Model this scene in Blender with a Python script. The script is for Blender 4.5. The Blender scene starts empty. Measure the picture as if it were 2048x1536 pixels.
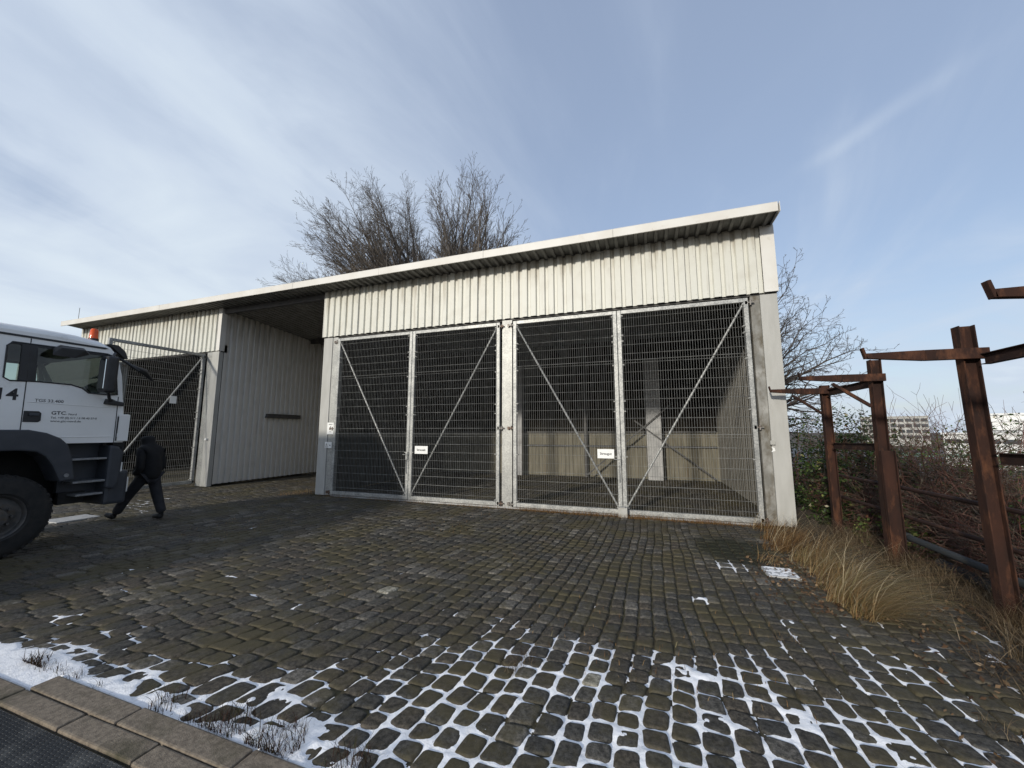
import bpy, bmesh, math, random
import numpy as np
from mathutils import Vector, Matrix
from mathutils.geometry import tessellate_polygon
R = math.radians
random.seed(7); rng = np.random.default_rng(7)
sc = bpy.context.scene
col = sc.collection

# ------------------------------------------------------------------ camera
cam_d = bpy.data.cameras.new('camera'); cam = bpy.data.objects.new('camera', cam_d); col.objects.link(cam)
cam_d.sensor_width = 36; cam_d.lens = 769/2048*36; cam_d.clip_end = 6000; cam_d.clip_start = .05
cam.location = (0, 0, 1.75)
cam.rotation_euler = (R(90)+math.atan(95/769), 0, R(19.3))
sc.camera = cam

# ------------------------------------------------------------------ light
SUN = Vector((-.31, -1.0, .315)).normalized()          # direction towards the sun
EL = math.asin(SUN.z)
sun_d = bpy.data.lights.new('sun', 'SUN'); sun_d.energy = 2.8; sun_d.angle = R(3.2); sun_d.color = (1, .94, .83)
sun = bpy.data.objects.new('sun', sun_d); col.objects.link(sun); sun.rotation_euler = SUN.to_track_quat('Z', 'Y').to_euler()
world = bpy.data.worlds.new('World'); sc.world = world; world.use_nodes = True
TRAIL = (-0.7793, -0.6267, -1.1357, -0.954, 0.070)
def build_world():
    nt = world.node_tree; N = nt.nodes; L = nt.links; N.clear()
    out = N.new('ShaderNodeOutputWorld'); mix = N.new('ShaderNodeMixShader')
    bg = N.new('ShaderNodeBackground'); cl = N.new('ShaderNodeBackground')
    sky = N.new('ShaderNodeTexSky'); sky.sky_type = 'NISHITA'; sky.sun_disc = False
    sky.sun_elevation = EL; sky.sun_rotation = math.atan2(SUN.x, SUN.y)
    sky.air_density = 1.0; sky.dust_density = 1.2; sky.ozone_density = 1.0
    L.new(sky.outputs[0], bg.inputs[0]); bg.inputs[1].default_value = .15
    tc = N.new('ShaderNodeTexCoord'); sep = N.new('ShaderNodeSeparateXYZ'); L.new(tc.outputs['Generated'], sep.inputs[0])
    # project the view direction on a flat cloud layer
    a = N.new('ShaderNodeMath'); a.operation = 'MAXIMUM'; L.new(sep.outputs[2], a.inputs[0]); a.inputs[1].default_value = 0
    b = N.new('ShaderNodeMath'); b.operation = 'ADD'; L.new(a.outputs[0], b.inputs[0]); b.inputs[1].default_value = .16
    dx = N.new('ShaderNodeMath'); dx.operation = 'DIVIDE'; L.new(sep.outputs[0], dx.inputs[0]); L.new(b.outputs[0], dx.inputs[1])
    dy = N.new('ShaderNodeMath'); dy.operation = 'DIVIDE'; L.new(sep.outputs[1], dy.inputs[0]); L.new(b.outputs[0], dy.inputs[1])
    cmb = N.new('ShaderNodeCombineXYZ'); L.new(dx.outputs[0], cmb.inputs[0]); L.new(dy.outputs[0], cmb.inputs[1])
    def streaks(rot, scale, loc, nscale, detail, dist, rough=.55):
        mp = N.new('ShaderNodeMapping'); mp.inputs['Rotation'].default_value = (0, 0, R(rot)); mp.inputs['Scale'].default_value = scale; mp.inputs['Location'].default_value = loc
        L.new(cmb.outputs[0], mp.inputs[0]); n = N.new('ShaderNodeTexNoise'); n.inputs['Scale'].default_value = nscale; n.inputs['Detail'].default_value = detail
        n.inputs['Roughness'].default_value = rough; n.inputs['Distortion'].default_value = dist; L.new(mp.outputs[0], n.inputs[0]); return n.outputs[0]
    def math2(op, x, y, z=None):
        m = N.new('ShaderNodeMath'); m.operation = op
        for i, q in enumerate((x, y, z)):
            if q is None: continue
            if isinstance(q, (int, float)): m.inputs[i].default_value = q
            else: L.new(q, m.inputs[i])
        return m.outputs[0]
    def rmap(x, a0, a1, b0, b1, smooth=True):
        m = N.new('ShaderNodeMapRange'); m.interpolation_type = 'SMOOTHSTEP' if smooth else 'LINEAR'; L.new(x, m.inputs[0])
        for i, q in enumerate((a0, a1, b0, b1)): m.inputs[i+1].default_value = q
        return m.outputs[0]
    big = streaks(-30, (.9, .6, 1), (.3, 1.1, 0), .85, 8, 1.2, .58)
    wisp = streaks(-42, (.95, .55, 1), (2.2, .4, 0), .95, 7, 1.8, .52)
    west = rmap(sep.outputs[0], .15, -.9, -.06, .24)
    low = rmap(sep.outputs[2], .50, .02, 0, .22)
    # broad veil plus fine wisps
    v = math2('ADD', big, west); v = math2('ADD', v, low); veil = rmap(v, .40, .86, .55, .94)
    w = math2('MULTIPLY_ADD', west, .55, wisp); w = math2('ADD', w, math2('MULTIPLY', low, .5)); wsp = rmap(w, .44, .86, 0, .30)
    # one old vapour trail, a straight line on the cloud layer
    ln = math2('ADD', math2('MULTIPLY', dx.outputs[0], TRAIL[0]), math2('MULTIPLY', dy.outputs[0], TRAIL[1])); ln = math2('ADD', ln, math2('MULTIPLY_ADD', wisp, .10, -TRAIL[2]-.05))
    al = math2('ADD', math2('MULTIPLY', dx.outputs[0], -TRAIL[1]), math2('MULTIPLY', dy.outputs[0], TRAIL[0]))
    tr = math2('MULTIPLY', rmap(math2('ABSOLUTE', ln, None), .0, .045, .12, 0), math2('MULTIPLY', rmap(al, TRAIL[3]+.2, TRAIL[3]+.38, 0, 1), rmap(al, TRAIL[4]-.65, TRAIL[4]-.3, 1, 0)))
    mask = math2('MINIMUM', math2('ADD', math2('ADD', veil, wsp), tr), .97)
    L.new(mask, mix.inputs[0])
    cc = N.new('ShaderNodeMix'); cc.data_type = 'RGBA'; L.new(rmap(math2('ADD', wsp, math2('ADD', math2('MULTIPLY', veil, .75), tr)), .35, 1.15, 0, 1, False), cc.inputs[0])
    cc.inputs[6].default_value = (.35, .43, .61, 1); cc.inputs[7].default_value = (.72, .80, .85, 1)
    L.new(cc.outputs[2], cl.inputs[0]); cl.inputs[1].default_value = 1.0
    L.new(bg.outputs[0], mix.inputs[1]); L.new(cl.outputs[0], mix.inputs[2]); L.new(mix.outputs[0], out.inputs[0])
build_world()
sc.view_settings.view_transform = 'Standard'; sc.view_settings.look = 'None'
sc.view_settings.exposure = .2; sc.view_settings.gamma = 1; sc.view_settings.use_curve_mapping = False
sc.render.engine = 'CYCLES'

# ------------------------------------------------------------------ helpers
def tag(o, label=None, cat=None, group=None, kind=None):
    if label: o['label'] = label
    if cat: o['category'] = cat
    if group: o['group'] = group
    if kind: o['kind'] = kind
    return o
ORIG = {}
def empty(name, loc, label, cat, group=None):
    o = bpy.data.objects.new(name, None); col.objects.link(o); o.location = loc; ORIG[o.name] = Vector(loc)
    return tag(o, label, cat, group)
def rootloc(p):
    v = Vector((0, 0, 0))
    while p is not None:
        v += p.location; p = p.parent
    return v
class MB:
    """collects shapes in world coordinates; build() makes one object"""
    def __init__(s, T=None): s.v = []; s.f = []; s.m = []; s.cur = 0; s.T = T
    def add(s, vs, fs):
        n = len(s.v)
        if s.T: vs = [s.T(p) for p in vs]
        s.v += [tuple(p) for p in vs]; s.f += [tuple(i+n for i in f) for f in fs]; s.m += [s.cur]*len(fs)
    def box(s, a, b):
        x0, y0, z0 = a; x1, y1, z1 = b
        s.add([(x0,y0,z0),(x1,y0,z0),(x1,y1,z0),(x0,y1,z0),(x0,y0,z1),(x1,y0,z1),(x1,y1,z1),(x0,y1,z1)],
              [(0,3,2,1),(4,5,6,7),(0,1,5,4),(1,2,6,5),(2,3,7,6),(3,0,4,7)])
    def beam(s, p0, p1, w, h, up=(0, 0, 1), taper=1.0):
        p0 = Vector(p0); p1 = Vector(p1); d = (p1-p0).normalized(); u = Vector(up)
        if abs(d.dot(u)) > .99: u = Vector((0, 1, 0))
        sd = d.cross(u).normalized()*w/2; uu = sd.cross(d).normalized()*h/2
        vs = [p0-sd-uu, p0+sd-uu, p0+sd+uu, p0-sd+uu]; uu = uu*taper
        vs += [p1-sd-uu, p1+sd-uu, p1+sd+uu, p1-sd+uu]
        s.add(vs, [(0,3,2,1),(4,5,6,7),(0,1,5,4),(1,2,6,5),(2,3,7,6),(3,0,4,7)])
    def tube(s, pts, r, n=8, cap=True):
        pts = [Vector(p) for p in pts]; k = len(pts); rs = r if isinstance(r, (list, tuple)) else [r]*k
        vs = []; fs = []; prev = None
        for i, p in enumerate(pts):
            d = (pts[min(i+1, k-1)]-pts[max(i-1, 0)])
            d = d.normalized() if d.length > 1e-9 else Vector((0, 0, 1))
            if prev is None:
                a = d.cross(Vector((0, 0, 1)) if abs(d.z) < .9 else Vector((1, 0, 0))).normalized()
            else:
                a = (prev-d*prev.dot(d)).normalized()
            prev = a; b = d.cross(a)
            for j in range(n):
                t = 2*math.pi*j/n; vs.append(p+(a*math.cos(t)+b*math.sin(t))*rs[i])
        for i in range(k-1):
            for j in range(n):
                fs.append((i*n+j, i*n+(j+1)%n, (i+1)*n+(j+1)%n, (i+1)*n+j))
        if cap: fs += [tuple(range(n-1, -1, -1)), tuple((k-1)*n+j for j in range(n))]
        s.add(vs, fs)
    def prism(s, poly, axis, a, b):
        """poly of 2D points in the two other axes (order x,y,z), between a and b along axis"""
        def P(q, t):
            l = list(q); l.insert(axis, t); return tuple(l)
        n = len(poly); vs = [P(q, a) for q in poly]+[P(q, b) for q in poly]
        tri = tessellate_polygon([[Vector((q[0], q[1], 0)) for q in poly]])
        fs = [tuple(t) for t in tri]+[tuple(i+n for i in reversed(t)) for t in tri]
        fs += [(i, (i+1)%n, (i+1)%n+n, i+n) for i in range(n)]
        s.add(vs, fs)
    def loft(s, rings, close=True, cap=True):
        n = len(rings[0]); vs = [p for r in rings for p in r]; fs = []
        for i in range(len(rings)-1):
            for j in range(n if close else n-1):
                fs.append((i*n+j, i*n+(j+1)%n, (i+1)*n+(j+1)%n, (i+1)*n+j))
        if cap: fs += [tuple(range(n-1, -1, -1)), tuple((len(rings)-1)*n+j for j in range(n))]
        s.add(vs, fs)
    def build(s, name, mat, parent=None, bevel=0, smooth=False, label=None, kind=None, seg=2, recalc=True):
        me = bpy.data.meshes.new(name); off = rootloc(parent)
        vs = [(p[0]-off.x, p[1]-off.y, p[2]-off.z) for p in s.v]
        me.from_pydata(vs, [], s.f)
        for m in (mat if isinstance(mat, (list, tuple)) else [mat]): me.materials.append(m)
        if any(s.m): me.polygons.foreach_set('material_index', s.m)
        if recalc or bevel:
            bm = bmesh.new(); bm.from_mesh(me)
            bmesh.ops.recalc_face_normals(bm, faces=bm.faces)
            if bevel:
                es = [e for e in bm.edges if len(e.link_faces) == 2 and e.calc_face_angle(0) > .6]
                bmesh.ops.bevel(bm, geom=es, offset=bevel, segments=seg, affect='EDGES', profile=.6, clamp_overlap=True)
            bm.to_mesh(me); bm.free()
        me.update()
        if smooth:
            me.polygons.foreach_set('use_smooth', [True]*len(me.polygons))
            try: me.set_sharp_from_angle(angle=R(38))
            except Exception: pass
        o = bpy.data.objects.new(name, me); col.objects.link(o)
        if parent is not None: o.parent = parent
        if label: o['label'] = label
        if kind: o['kind'] = kind
        return o
def np_mesh(name, v, faces_list, mat, attr=None, parent=None, smooth=False, kind=None):
    """faces_list: list of int arrays (n,k)"""
    me = bpy.data.meshes.new(name); off = rootloc(parent); v = np.asarray(v, dtype=np.float64)-np.array(off)
    me.vertices.add(len(v)); me.vertices.foreach_set('co', v.astype(np.float32).ravel())
    li = np.concatenate([f.ravel() for f in faces_list]); sizes = np.concatenate([np.full(len(f), f.shape[1]) for f in faces_list])
    me.loops.add(len(li)); me.loops.foreach_set('vertex_index', li.astype(np.int32))
    st = np.concatenate([[0], np.cumsum(sizes)[:-1]]); me.polygons.add(len(sizes)); me.polygons.foreach_set('loop_start', st.astype(np.int32))
    me.update(calc_edges=True)
    if smooth: me.polygons.foreach_set('use_smooth', np.ones(len(sizes), dtype=bool))
    if attr is not None:
        a = me.attributes.new('rnd', 'FLOAT', 'POINT'); a.data.foreach_set('value', np.asarray(attr, dtype=np.float32))
    for m in (mat if isinstance(mat, (list, tuple)) else [mat]): me.materials.append(m)
    o = bpy.data.objects.new(name, me); col.objects.link(o)
    if parent is not None: o.parent = parent
    if kind: o['kind'] = kind
    return o
def vnoise(x, y, seed=0):
    x = np.asarray(x, float); y = np.asarray(y, float)
    xi = np.floor(x).astype(np.int64); yi = np.floor(y).astype(np.int64); fx = x-xi; fy = y-yi
    fx = fx*fx*(3-2*fx); fy = fy*fy*(3-2*fy)
    def h(a, b):
        n = (a*374761393+b*668265263+seed*1442695041) & 0xffffffff
        n = ((n ^ (n >> 13))*1274126177) & 0xffffffff
        return ((n ^ (n >> 16)) & 0xffff)/65535.
    return (h(xi, yi)*(1-fx)+h(xi+1, yi)*fx)*(1-fy)+(h(xi, yi+1)*(1-fx)+h(xi+1, yi+1)*fx)*fy
def fbm(x, y, sc_, seed=0, o=4):
    r = 0; a = .5; t = 0
    for i in range(o):
        r = r+a*vnoise(np.asarray(x)*sc_, np.asarray(y)*sc_, seed+i); t += a; a *= .5; sc_ *= 2.03
    return r/t

# ------------------------------------------------------------------ materials
def new_mat(name):
    m = bpy.data.materials.new(name); m.use_nodes = True; nt = m.node_tree
    return m, nt, nt.nodes, nt.links, nt.nodes['Principled BSDF']
def rgb(c): return (c[0], c[1], c[2], 1)
def mat(name, c1, c2=None, scale=6, rough=.6, metal=0, bump=0, bscale=40, c3=None, s3=1.5, t3=(.55, .7), stretch=(1, 1, 1), detail=6, spec=.5, bdist=.01, t1=(.35, .65), rvar=.0, coords='Object'):
    m, nt, N, L, P = new_mat(name)
    P.inputs['Roughness'].default_value = rough; P.inputs['Metallic'].default_value = metal
    P.inputs['Specular IOR Level'].default_value = spec
    tc = N.new('ShaderNodeTexCoord'); mp = N.new('ShaderNodeMapping'); L.new(tc.outputs[coords], mp.inputs[0]); mp.inputs['Scale'].default_value = stretch
    last = None
    if c2 is not None:
        n = N.new('ShaderNodeTexNoise'); n.inputs['Scale'].default_value = scale; n.inputs['Detail'].default_value = detail; L.new(mp.outputs[0], n.inputs[0])
        r = N.new('ShaderNodeMapRange'); L.new(n.outputs[0], r.inputs[0]); r.inputs[1].default_value, r.inputs[2].default_value = t1
        x = N.new('ShaderNodeMix'); x.data_type = 'RGBA'; L.new(r.outputs[0], x.inputs[0]); x.inputs[6].default_value = rgb(c1); x.inputs[7].default_value = rgb(c2); last = x.outputs[2]
        if rvar:
            q = N.new('ShaderNodeMath'); q.operation = 'MULTIPLY_ADD'; L.new(n.outputs[0], q.inputs[0]); q.inputs[1].default_value = rvar; q.inputs[2].default_value = rough-rvar/2; L.new(q.outputs[0], P.inputs['Roughness'])
    if c3 is not None:
        n = N.new('ShaderNodeTexNoise'); n.inputs['Scale'].default_value = s3; n.inputs['Detail'].default_value = 8; n.inputs['Roughness'].default_value = .65; L.new(mp.outputs[0], n.inputs[0])
        r = N.new('ShaderNodeMapRange'); L.new(n.outputs[0], r.inputs[0]); r.inputs[1].default_value, r.inputs[2].default_value = t3
        x = N.new('ShaderNodeMix'); x.data_type = 'RGBA'; L.new(r.outputs[0], x.inputs[0])
        if last: L.new(last, x.inputs[6])
        else: x.inputs[6].default_value = rgb(c1)
        x.inputs[7].default_value = rgb(c3); last = x.outputs[2]
    if last: L.new(last, P.inputs['Base Color'])
    else: P.inputs['Base Color'].default_value = rgb(c1)
    if bump:
        n = N.new('ShaderNodeTexNoise'); n.inputs['Scale'].default_value = bscale; n.inputs['Detail'].default_value = 5; L.new(mp.outputs[0], n.inputs[0])
        b = N.new('ShaderNodeBump'); b.inputs['Strength'].default_value = bump; b.inputs['Distance'].default_value = bdist; L.new(n.outputs[0], b.inputs['Height']); L.new(b.outputs[0], P.inputs['Normal'])
    return m
def stone_mat(name, dark, light, brown, moss, mossw=.5, pale=True):
    m, nt, N, L, P = new_mat(name)
    at = N.new('ShaderNodeAttribute'); at.attribute_name = 'rnd'
    geo = N.new('ShaderNodeNewGeometry')
    cr = N.new('ShaderNodeValToRGB'); L.new(at.outputs['Fac'], cr.inputs[0]); e = cr.color_ramp.elements
    e[0].color = rgb(dark); e[1].position = 1.0; e[1].color = rgb((.42, .39, .32)) if pale else rgb(light)
    for p, c in ((.35, brown), (.6, dark), (.8, [a*.6+b*.4 for a, b in zip(dark, light)]), (.93, light), (.988, light)):
        q = e.new(p); q.color = rgb(c)
    n = N.new('ShaderNodeTexNoise'); n.inputs['Scale'].default_value = 30; n.inputs['Detail'].default_value = 8; n.inputs['Roughness'].default_value = .82; L.new(geo.outputs['Position'], n.inputs[0])
    r = N.new('ShaderNodeMapRange'); L.new(n.outputs[0], r.inputs[0]); r.inputs[1].default_value = .42; r.inputs[2].default_value = .60; r.inputs[3].default_value = .40; r.inputs[4].default_value = 2.0
    mu = N.new('ShaderNodeVectorMath'); mu.operation = 'SCALE'; L.new(cr.outputs[0], mu.inputs[0]); L.new(r.outputs[0], mu.inputs['Scale'])
    n2 = N.new('ShaderNodeTexNoise'); n2.inputs['Scale'].default_value = 1.3; n2.inputs['Detail'].default_value = 9; n2.inputs['Roughness'].default_value = .72; L.new(geo.outputs['Position'], n2.inputs[0])
    r2 = N.new('ShaderNodeMapRange'); L.new(n2.outputs[0], r2.inputs[0]); r2.inputs[1].default_value = .46; r2.inputs[2].default_value = .58; r2.inputs[3].default_value = .04; r2.inputs[4].default_value = mossw
    x = N.new('ShaderNodeMix'); x.data_type = 'RGBA'; L.new(r2.outputs[0], x.inputs[0]); L.new(mu.outputs[0], x.inputs[6]); x.inputs[7].default_value = rgb(moss)
    # wet dark moss by the run-off at the right pier
    dv = N.new('ShaderNodeVectorMath'); dv.operation = 'SUBTRACT'; L.new(geo.outputs['Position'], dv.inputs[0]); dv.inputs[1].default_value = (1.12, 6.75, 0)
    sv = N.new('ShaderNodeVectorMath'); sv.operation = 'MULTIPLY'; L.new(dv.outputs[0], sv.inputs[0]); sv.inputs[1].default_value = (1/.62, 1/.75, 0)
    lv = N.new('ShaderNodeVectorMath'); lv.operation = 'LENGTH'; L.new(sv.outputs[0], lv.inputs[0])
    na = N.new('ShaderNodeMath'); na.operation = 'MULTIPLY_ADD'; L.new(n2.outputs[0], na.inputs[0]); na.inputs[1].default_value = 1.6; L.new(lv.outputs['Value'], na.inputs[2])
    rv = N.new('ShaderNodeMapRange'); L.new(na.outputs[0], rv.inputs[0]); rv.inputs[1].default_value = 1.95; rv.inputs[2].default_value = 1.4; rv.inputs[3].default_value = 0; rv.inputs[4].default_value = .85
    xm = N.new('ShaderNodeMix'); xm.data_type = 'RGBA'; L.new(rv.outputs[0], xm.inputs[0]); L.new(x.outputs[2], xm.inputs[6]); xm.inputs[7].default_value = (.012, .014, .005, 1); x = xm
    # light grit and frost specks
    n3 = N.new('ShaderNodeTexNoise'); n3.inputs['Scale'].default_value = 160; n3.inputs['Detail'].default_value = 2; L.new(geo.outputs['Position'], n3.inputs[0])
    r3 = N.new('ShaderNodeMapRange'); L.new(n3.outputs[0], r3.inputs[0]); r3.inputs[1].default_value = .70; r3.inputs[2].default_value = .76; r3.inputs[4].default_value = .55
    x2 = N.new('ShaderNodeMix'); x2.data_type = 'RGBA'; L.new(r3.outputs[0], x2.inputs[0]); L.new(x.outputs[2], x2.inputs[6]); x2.inputs[7].default_value = (.3, .29, .25, 1)
    L.new(x2.outputs[2], P.inputs['Base Color'])
    P.inputs['Roughness'].default_value = .72; P.inputs['Specular IOR Level'].default_value = .35
    b = N.new('ShaderNodeBump'); b.inputs['Strength'].default_value = 1; b.inputs['Distance'].default_value = .007; L.new(n.outputs[0], b.inputs['Height']); L.new(b.outputs[0], P.inputs['Normal'])
    return m
def cladding_mat(name, base, grime, rust, axis_z=(5.2, 5.9)):
    """coated sheet with run-off streaks that start at the eave"""
    m, nt, N, L, P = new_mat(name)
    geo = N.new('ShaderNodeNewGeometry'); mp = N.new('ShaderNodeMapping'); L.new(geo.outputs['Position'], mp.inputs[0]); mp.inputs['Scale'].default_value = (9, 9, .7)
    n = N.new('ShaderNodeTexNoise'); n.inputs['Scale'].default_value = 1; n.inputs['Detail'].default_value = 6; L.new(mp.outputs[0], n.inputs[0])
    sep = N.new('ShaderNodeSeparateXYZ'); L.new(geo.outputs['Position'], sep.inputs[0])
    g = N.new('ShaderNodeMapRange'); L.new(sep.outputs[2], g.inputs[0]); g.inputs[1].default_value = axis_z[0]; g.inputs[2].default_value = axis_z[1]; g.inputs[3].default_value = -.12; g.inputs[4].default_value = .17
    a = N.new('ShaderNodeMath'); a.operation = 'ADD'; L.new(n.outputs[0], a.inputs[0]); L.new(g.outputs[0], a.inputs[1])
    r = N.new('ShaderNodeMapRange'); L.new(a.outputs[0], r.inputs[0]); r.inputs[1].default_value = .5; r.inputs[2].default_value = .72; r.inputs[4].default_value = .75
    x = N.new('ShaderNodeMix'); x.data_type = 'RGBA'; L.new(r.outputs[0], x.inputs[0]); x.inputs[6].default_value = rgb(base); x.inputs[7].default_value = rgb(grime)
    n2 = N.new('ShaderNodeTexNoise'); n2.inputs['Scale'].default_value = 2.2; n2.inputs['Detail'].default_value = 8; L.new(geo.outputs['Position'], n2.inputs[0])
    r2 = N.new('ShaderNodeMapRange'); L.new(n2.outputs[0], r2.inputs[0]); r2.inputs[1].default_value = .52; r2.inputs[2].default_value = .78; r2.inputs[4].default_value = .5
    x2 = N.new('ShaderNodeMix'); x2.data_type = 'RGBA'; L.new(r2.outputs[0], x2.inputs[0]); L.new(x.outputs[2], x2.inputs[6]); x2.inputs[7].default_value = rgb(rust)
    L.new(x2.outputs[2], P.inputs['Base Color']); P.inputs['Roughness'].default_value = .5
    n3 = N.new('ShaderNodeTexNoise'); n3.inputs['Scale'].default_value = 3.5; L.new(geo.outputs['Position'], n3.inputs[0])
    b = N.new('ShaderNodeBump'); b.inputs['Strength'].default_value = .35; b.inputs['Distance'].default_value = .02; L.new(n3.outputs[0], b.inputs['Height']); L.new(b.outputs[0], P.inputs['Normal'])
    return m
def galv_mat(name, c1, c2, rustc=(.22, .10, .04), rust=.7, metal=.35, rough=.5):
    m, nt, N, L, P = new_mat(name)
    geo = N.new('ShaderNodeNewGeometry')
    v = N.new('ShaderNodeTexVoronoi'); v.inputs['Scale'].default_value = 45; L.new(geo.outputs['Position'], v.inputs[0])
    n = N.new('ShaderNodeTexNoise'); n.inputs['Scale'].default_value = 3.5; n.inputs['Detail'].default_value = 7; L.new(geo.outputs['Position'], n.inputs[0])
    hsv = N.new('ShaderNodeSeparateColor'); L.new(v.outputs['Color'], hsv.inputs[0])
    a = N.new('ShaderNodeMath'); a.operation = 'MULTIPLY_ADD'; L.new(hsv.outputs[0], a.inputs[0]); a.inputs[1].default_value = .45; L.new(n.outputs[0], a.inputs[2])
    r = N.new('ShaderNodeMapRange'); L.new(a.outputs[0], r.inputs[0]); r.inputs[1].default_value = .45; r.inputs[2].default_value = 1.0
    x = N.new('ShaderNodeMix'); x.data_type = 'RGBA'; L.new(r.outputs[0], x.inputs[0]); x.inputs[6].default_value = rgb(c1); x.inputs[7].default_value = rgb(c2)
    n2 = N.new('ShaderNodeTexNoise'); n2.inputs['Scale'].default_value = 6; n2.inputs['Detail'].default_value = 9; n2.inputs['Roughness'].default_value = .7; L.new(geo.outputs['Position'], n2.inputs[0])
    r2 = N.new('ShaderNodeMapRange'); L.new(n2.outputs[0], r2.inputs[0]); r2.inputs[1].default_value = rust-.04; r2.inputs[2].default_value = rust+.06; r2.inputs[4].default_value = .85
    x2 = N.new('ShaderNodeMix'); x2.data_type = 'RGBA'; L.new(r2.outputs[0], x2.inputs[0]); L.new(x.outputs[2], x2.inputs[6]); x2.inputs[7].default_value = rgb(rustc)
    L.new(x2.outputs[2], P.inputs['Base Color']); P.inputs['Metallic'].default_value = metal; P.inputs['Roughness'].default_value = rough
    return m
M = {}
M['stone'] = stone_mat('slag_stone', (.040, .038, .034), (.115, .104, .088), (.064, .053, .040), (.074, .061, .028), .75)
M['soil'] = mat('joint_soil', (.036, .029, .019), (.072, .061, .026), 9, .95, bump=.8, bscale=60, c3=(.055, .038, .018), s3=2.5, coords='Object')
M['ground'] = mat('rough_ground', (.045, .032, .020), (.085, .062, .038), 3, .95, bump=.6, bscale=20, c3=(.035, .04, .016), s3=.8)
M['snow'] = mat('snow', (.90, .90, .91), (.70, .70, .70), 22, .75, bump=.6, bscale=110, bdist=.006, t1=(.5, .8), c3=(.30, .29, .26), s3=60, t3=(.62, .72), spec=.3)
M['kerb'] = mat('kerb_stone', (.135, .108, .08), (.23, .188, .14), 40, .85, bump=.8, bscale=160, bdist=.004, c3=(.055, .048, .025), s3=3, t3=(.5, .72))
M['cladding'] = cladding_mat('cream_cladding', (.60, .595, .535), (.31, .275, .21), (.44, .415, .35))
M['side_clad'] = cladding_mat('grey_cladding', (.60, .58, .54), (.32, .30, .26), (.48, .455, .41), (4.2, 5.8))
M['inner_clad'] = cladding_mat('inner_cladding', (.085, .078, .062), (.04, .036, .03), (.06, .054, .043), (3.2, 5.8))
M['fascia'] = mat('fascia_sheet', (.66, .645, .605), (.60, .575, .525), 2, .5, c3=(.45, .41, .34), s3=5, t3=(.62, .8), bump=.15, bscale=3, bdist=.02)
M['deck'] = mat('roof_deck', (.20, .20, .19), (.13, .125, .12), 4, .55, metal=.2)
M['darksteel'] = mat('dark_steel', (.05, .05, .05), (.08, .075, .07), 6, .6)
M['galv'] = galv_mat('galvanised_steel', (.21, .215, .21), (.43, .43, .41))
M['galv_clean'] = galv_mat('galvanised_post', (.25, .25, .24), (.40, .40, .375), rust=.8)
M['wire'] = mat('galvanised_wire', (.30, .30, .285), (.20, .20, .19), 10, .6, metal=.3)
M['rusty_galv'] = galv_mat('rusty_hinge_steel', (.10, .09, .08), (.26, .25, .23), rustc=(.10, .05, .028), rust=.5)
M['panel'] = mat('pier_panel', (.36, .355, .33), (.42, .415, .39), 2.5, .65, c3=(.34, .33, .29), s3=1.6, t3=(.58, .8), stretch=(3, 3, .6), bump=.1, bscale=8)
M['dirty'] = mat('dirty_channel', (.16, .155, .138), (.33, .325, .305), 2.5, .7, c3=(.10, .085, .06), s3=3, t3=(.45, .65), stretch=(1.5, 1.5, 1))
M['concrete'] = mat('concrete', (.36, .36, .36), (.48, .48, .475), 4, .85, bump=.3, bscale=40, c3=(.20, .195, .18), s3=2)
M['boards'] = mat('weathered_boards', (.135, .123, .088), (.21, .192, .145), 2, .8, stretch=(6, 6, .5), bump=.3, bscale=10, c3=(.13, .10, .06), s3=1.2, t3=(.58, .75))
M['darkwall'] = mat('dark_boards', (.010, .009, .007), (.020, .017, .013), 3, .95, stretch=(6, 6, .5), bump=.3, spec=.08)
M['rust'] = mat('rusted_steel', (.044, .020, .014), (.022, .013, .011), 5, .92, bump=.6, bscale=45, bdist=.006, c3=(.12, .052, .028), s3=7, t3=(.50, .70), stretch=(1, 1, .35), spec=.2)
M['rustpipe'] = mat('rusted_pipe', (.035, .017, .013), (.02, .012, .011), 6, .8, bump=.3, c3=(.10, .05, .03), s3=8, spec=.25)
M['bluepipe'] = mat('blue_grey_pipe', (.020, .025, .030), (.03, .033, .036), 6, .8, c3=(.04, .035, .02), s3=5)
M['truckwhite'] = mat('truck_white_paint', (.84, .83, .80), (.76, .75, .72), 1.5, .25, c3=(.45, .41, .35), s3=3, t3=(.60, .85), spec=.6)
M['black'] = mat('black_plastic', (.012, .012, .013), (.020, .020, .022), 8, .45)
M['anthracite'] = mat('anthracite_plastic', (.030, .034, .042), (.042, .046, .054), 5, .5, c3=(.07, .065, .055), s3=8, t3=(.6, .8))
M['alu'] = mat('step_aluminium', (.30, .31, .32), (.2, .2, .2), 30, .45, metal=.6, bump=.4, bscale=120)
M['tyre'] = mat('tyre_rubber', (.014, .014, .014), (.026, .024, .022), 12, .9, bump=.3, bscale=60, c3=(.05, .045, .038), s3=6, t3=(.6, .8))
M['rim'] = mat('wheel_rim', (.06, .06, .06), (.11, .10, .09), 10, .55, metal=.4, c3=(.08, .06, .04), s3=8)
M['text'] = mat('black_lettering', (.015, .015, .017), rough=.5)
M['greytext'] = mat('grey_lettering', (.10, .10, .10), rough=.5)
M['sign'] = mat('sign_sheet', (.80, .80, .78), (.74, .74, .71), 8, .5)
M['chassis'] = mat('chassis_black', (.010, .010, .010), (.018, .017, .016), 8, .8)
M['grass'] = None
M['bark'] = mat('bark', (.060, .050, .040), (.10, .085, .07), 8, .9, bump=.4)
M['twig'] = mat('willow_twig', (.080, .066, .054), (.13, .112, .095), 1.5, .85)
M['twig_dark'] = mat('dark_twig', (.045, .036, .03), (.075, .062, .052), 2, .85)
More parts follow.
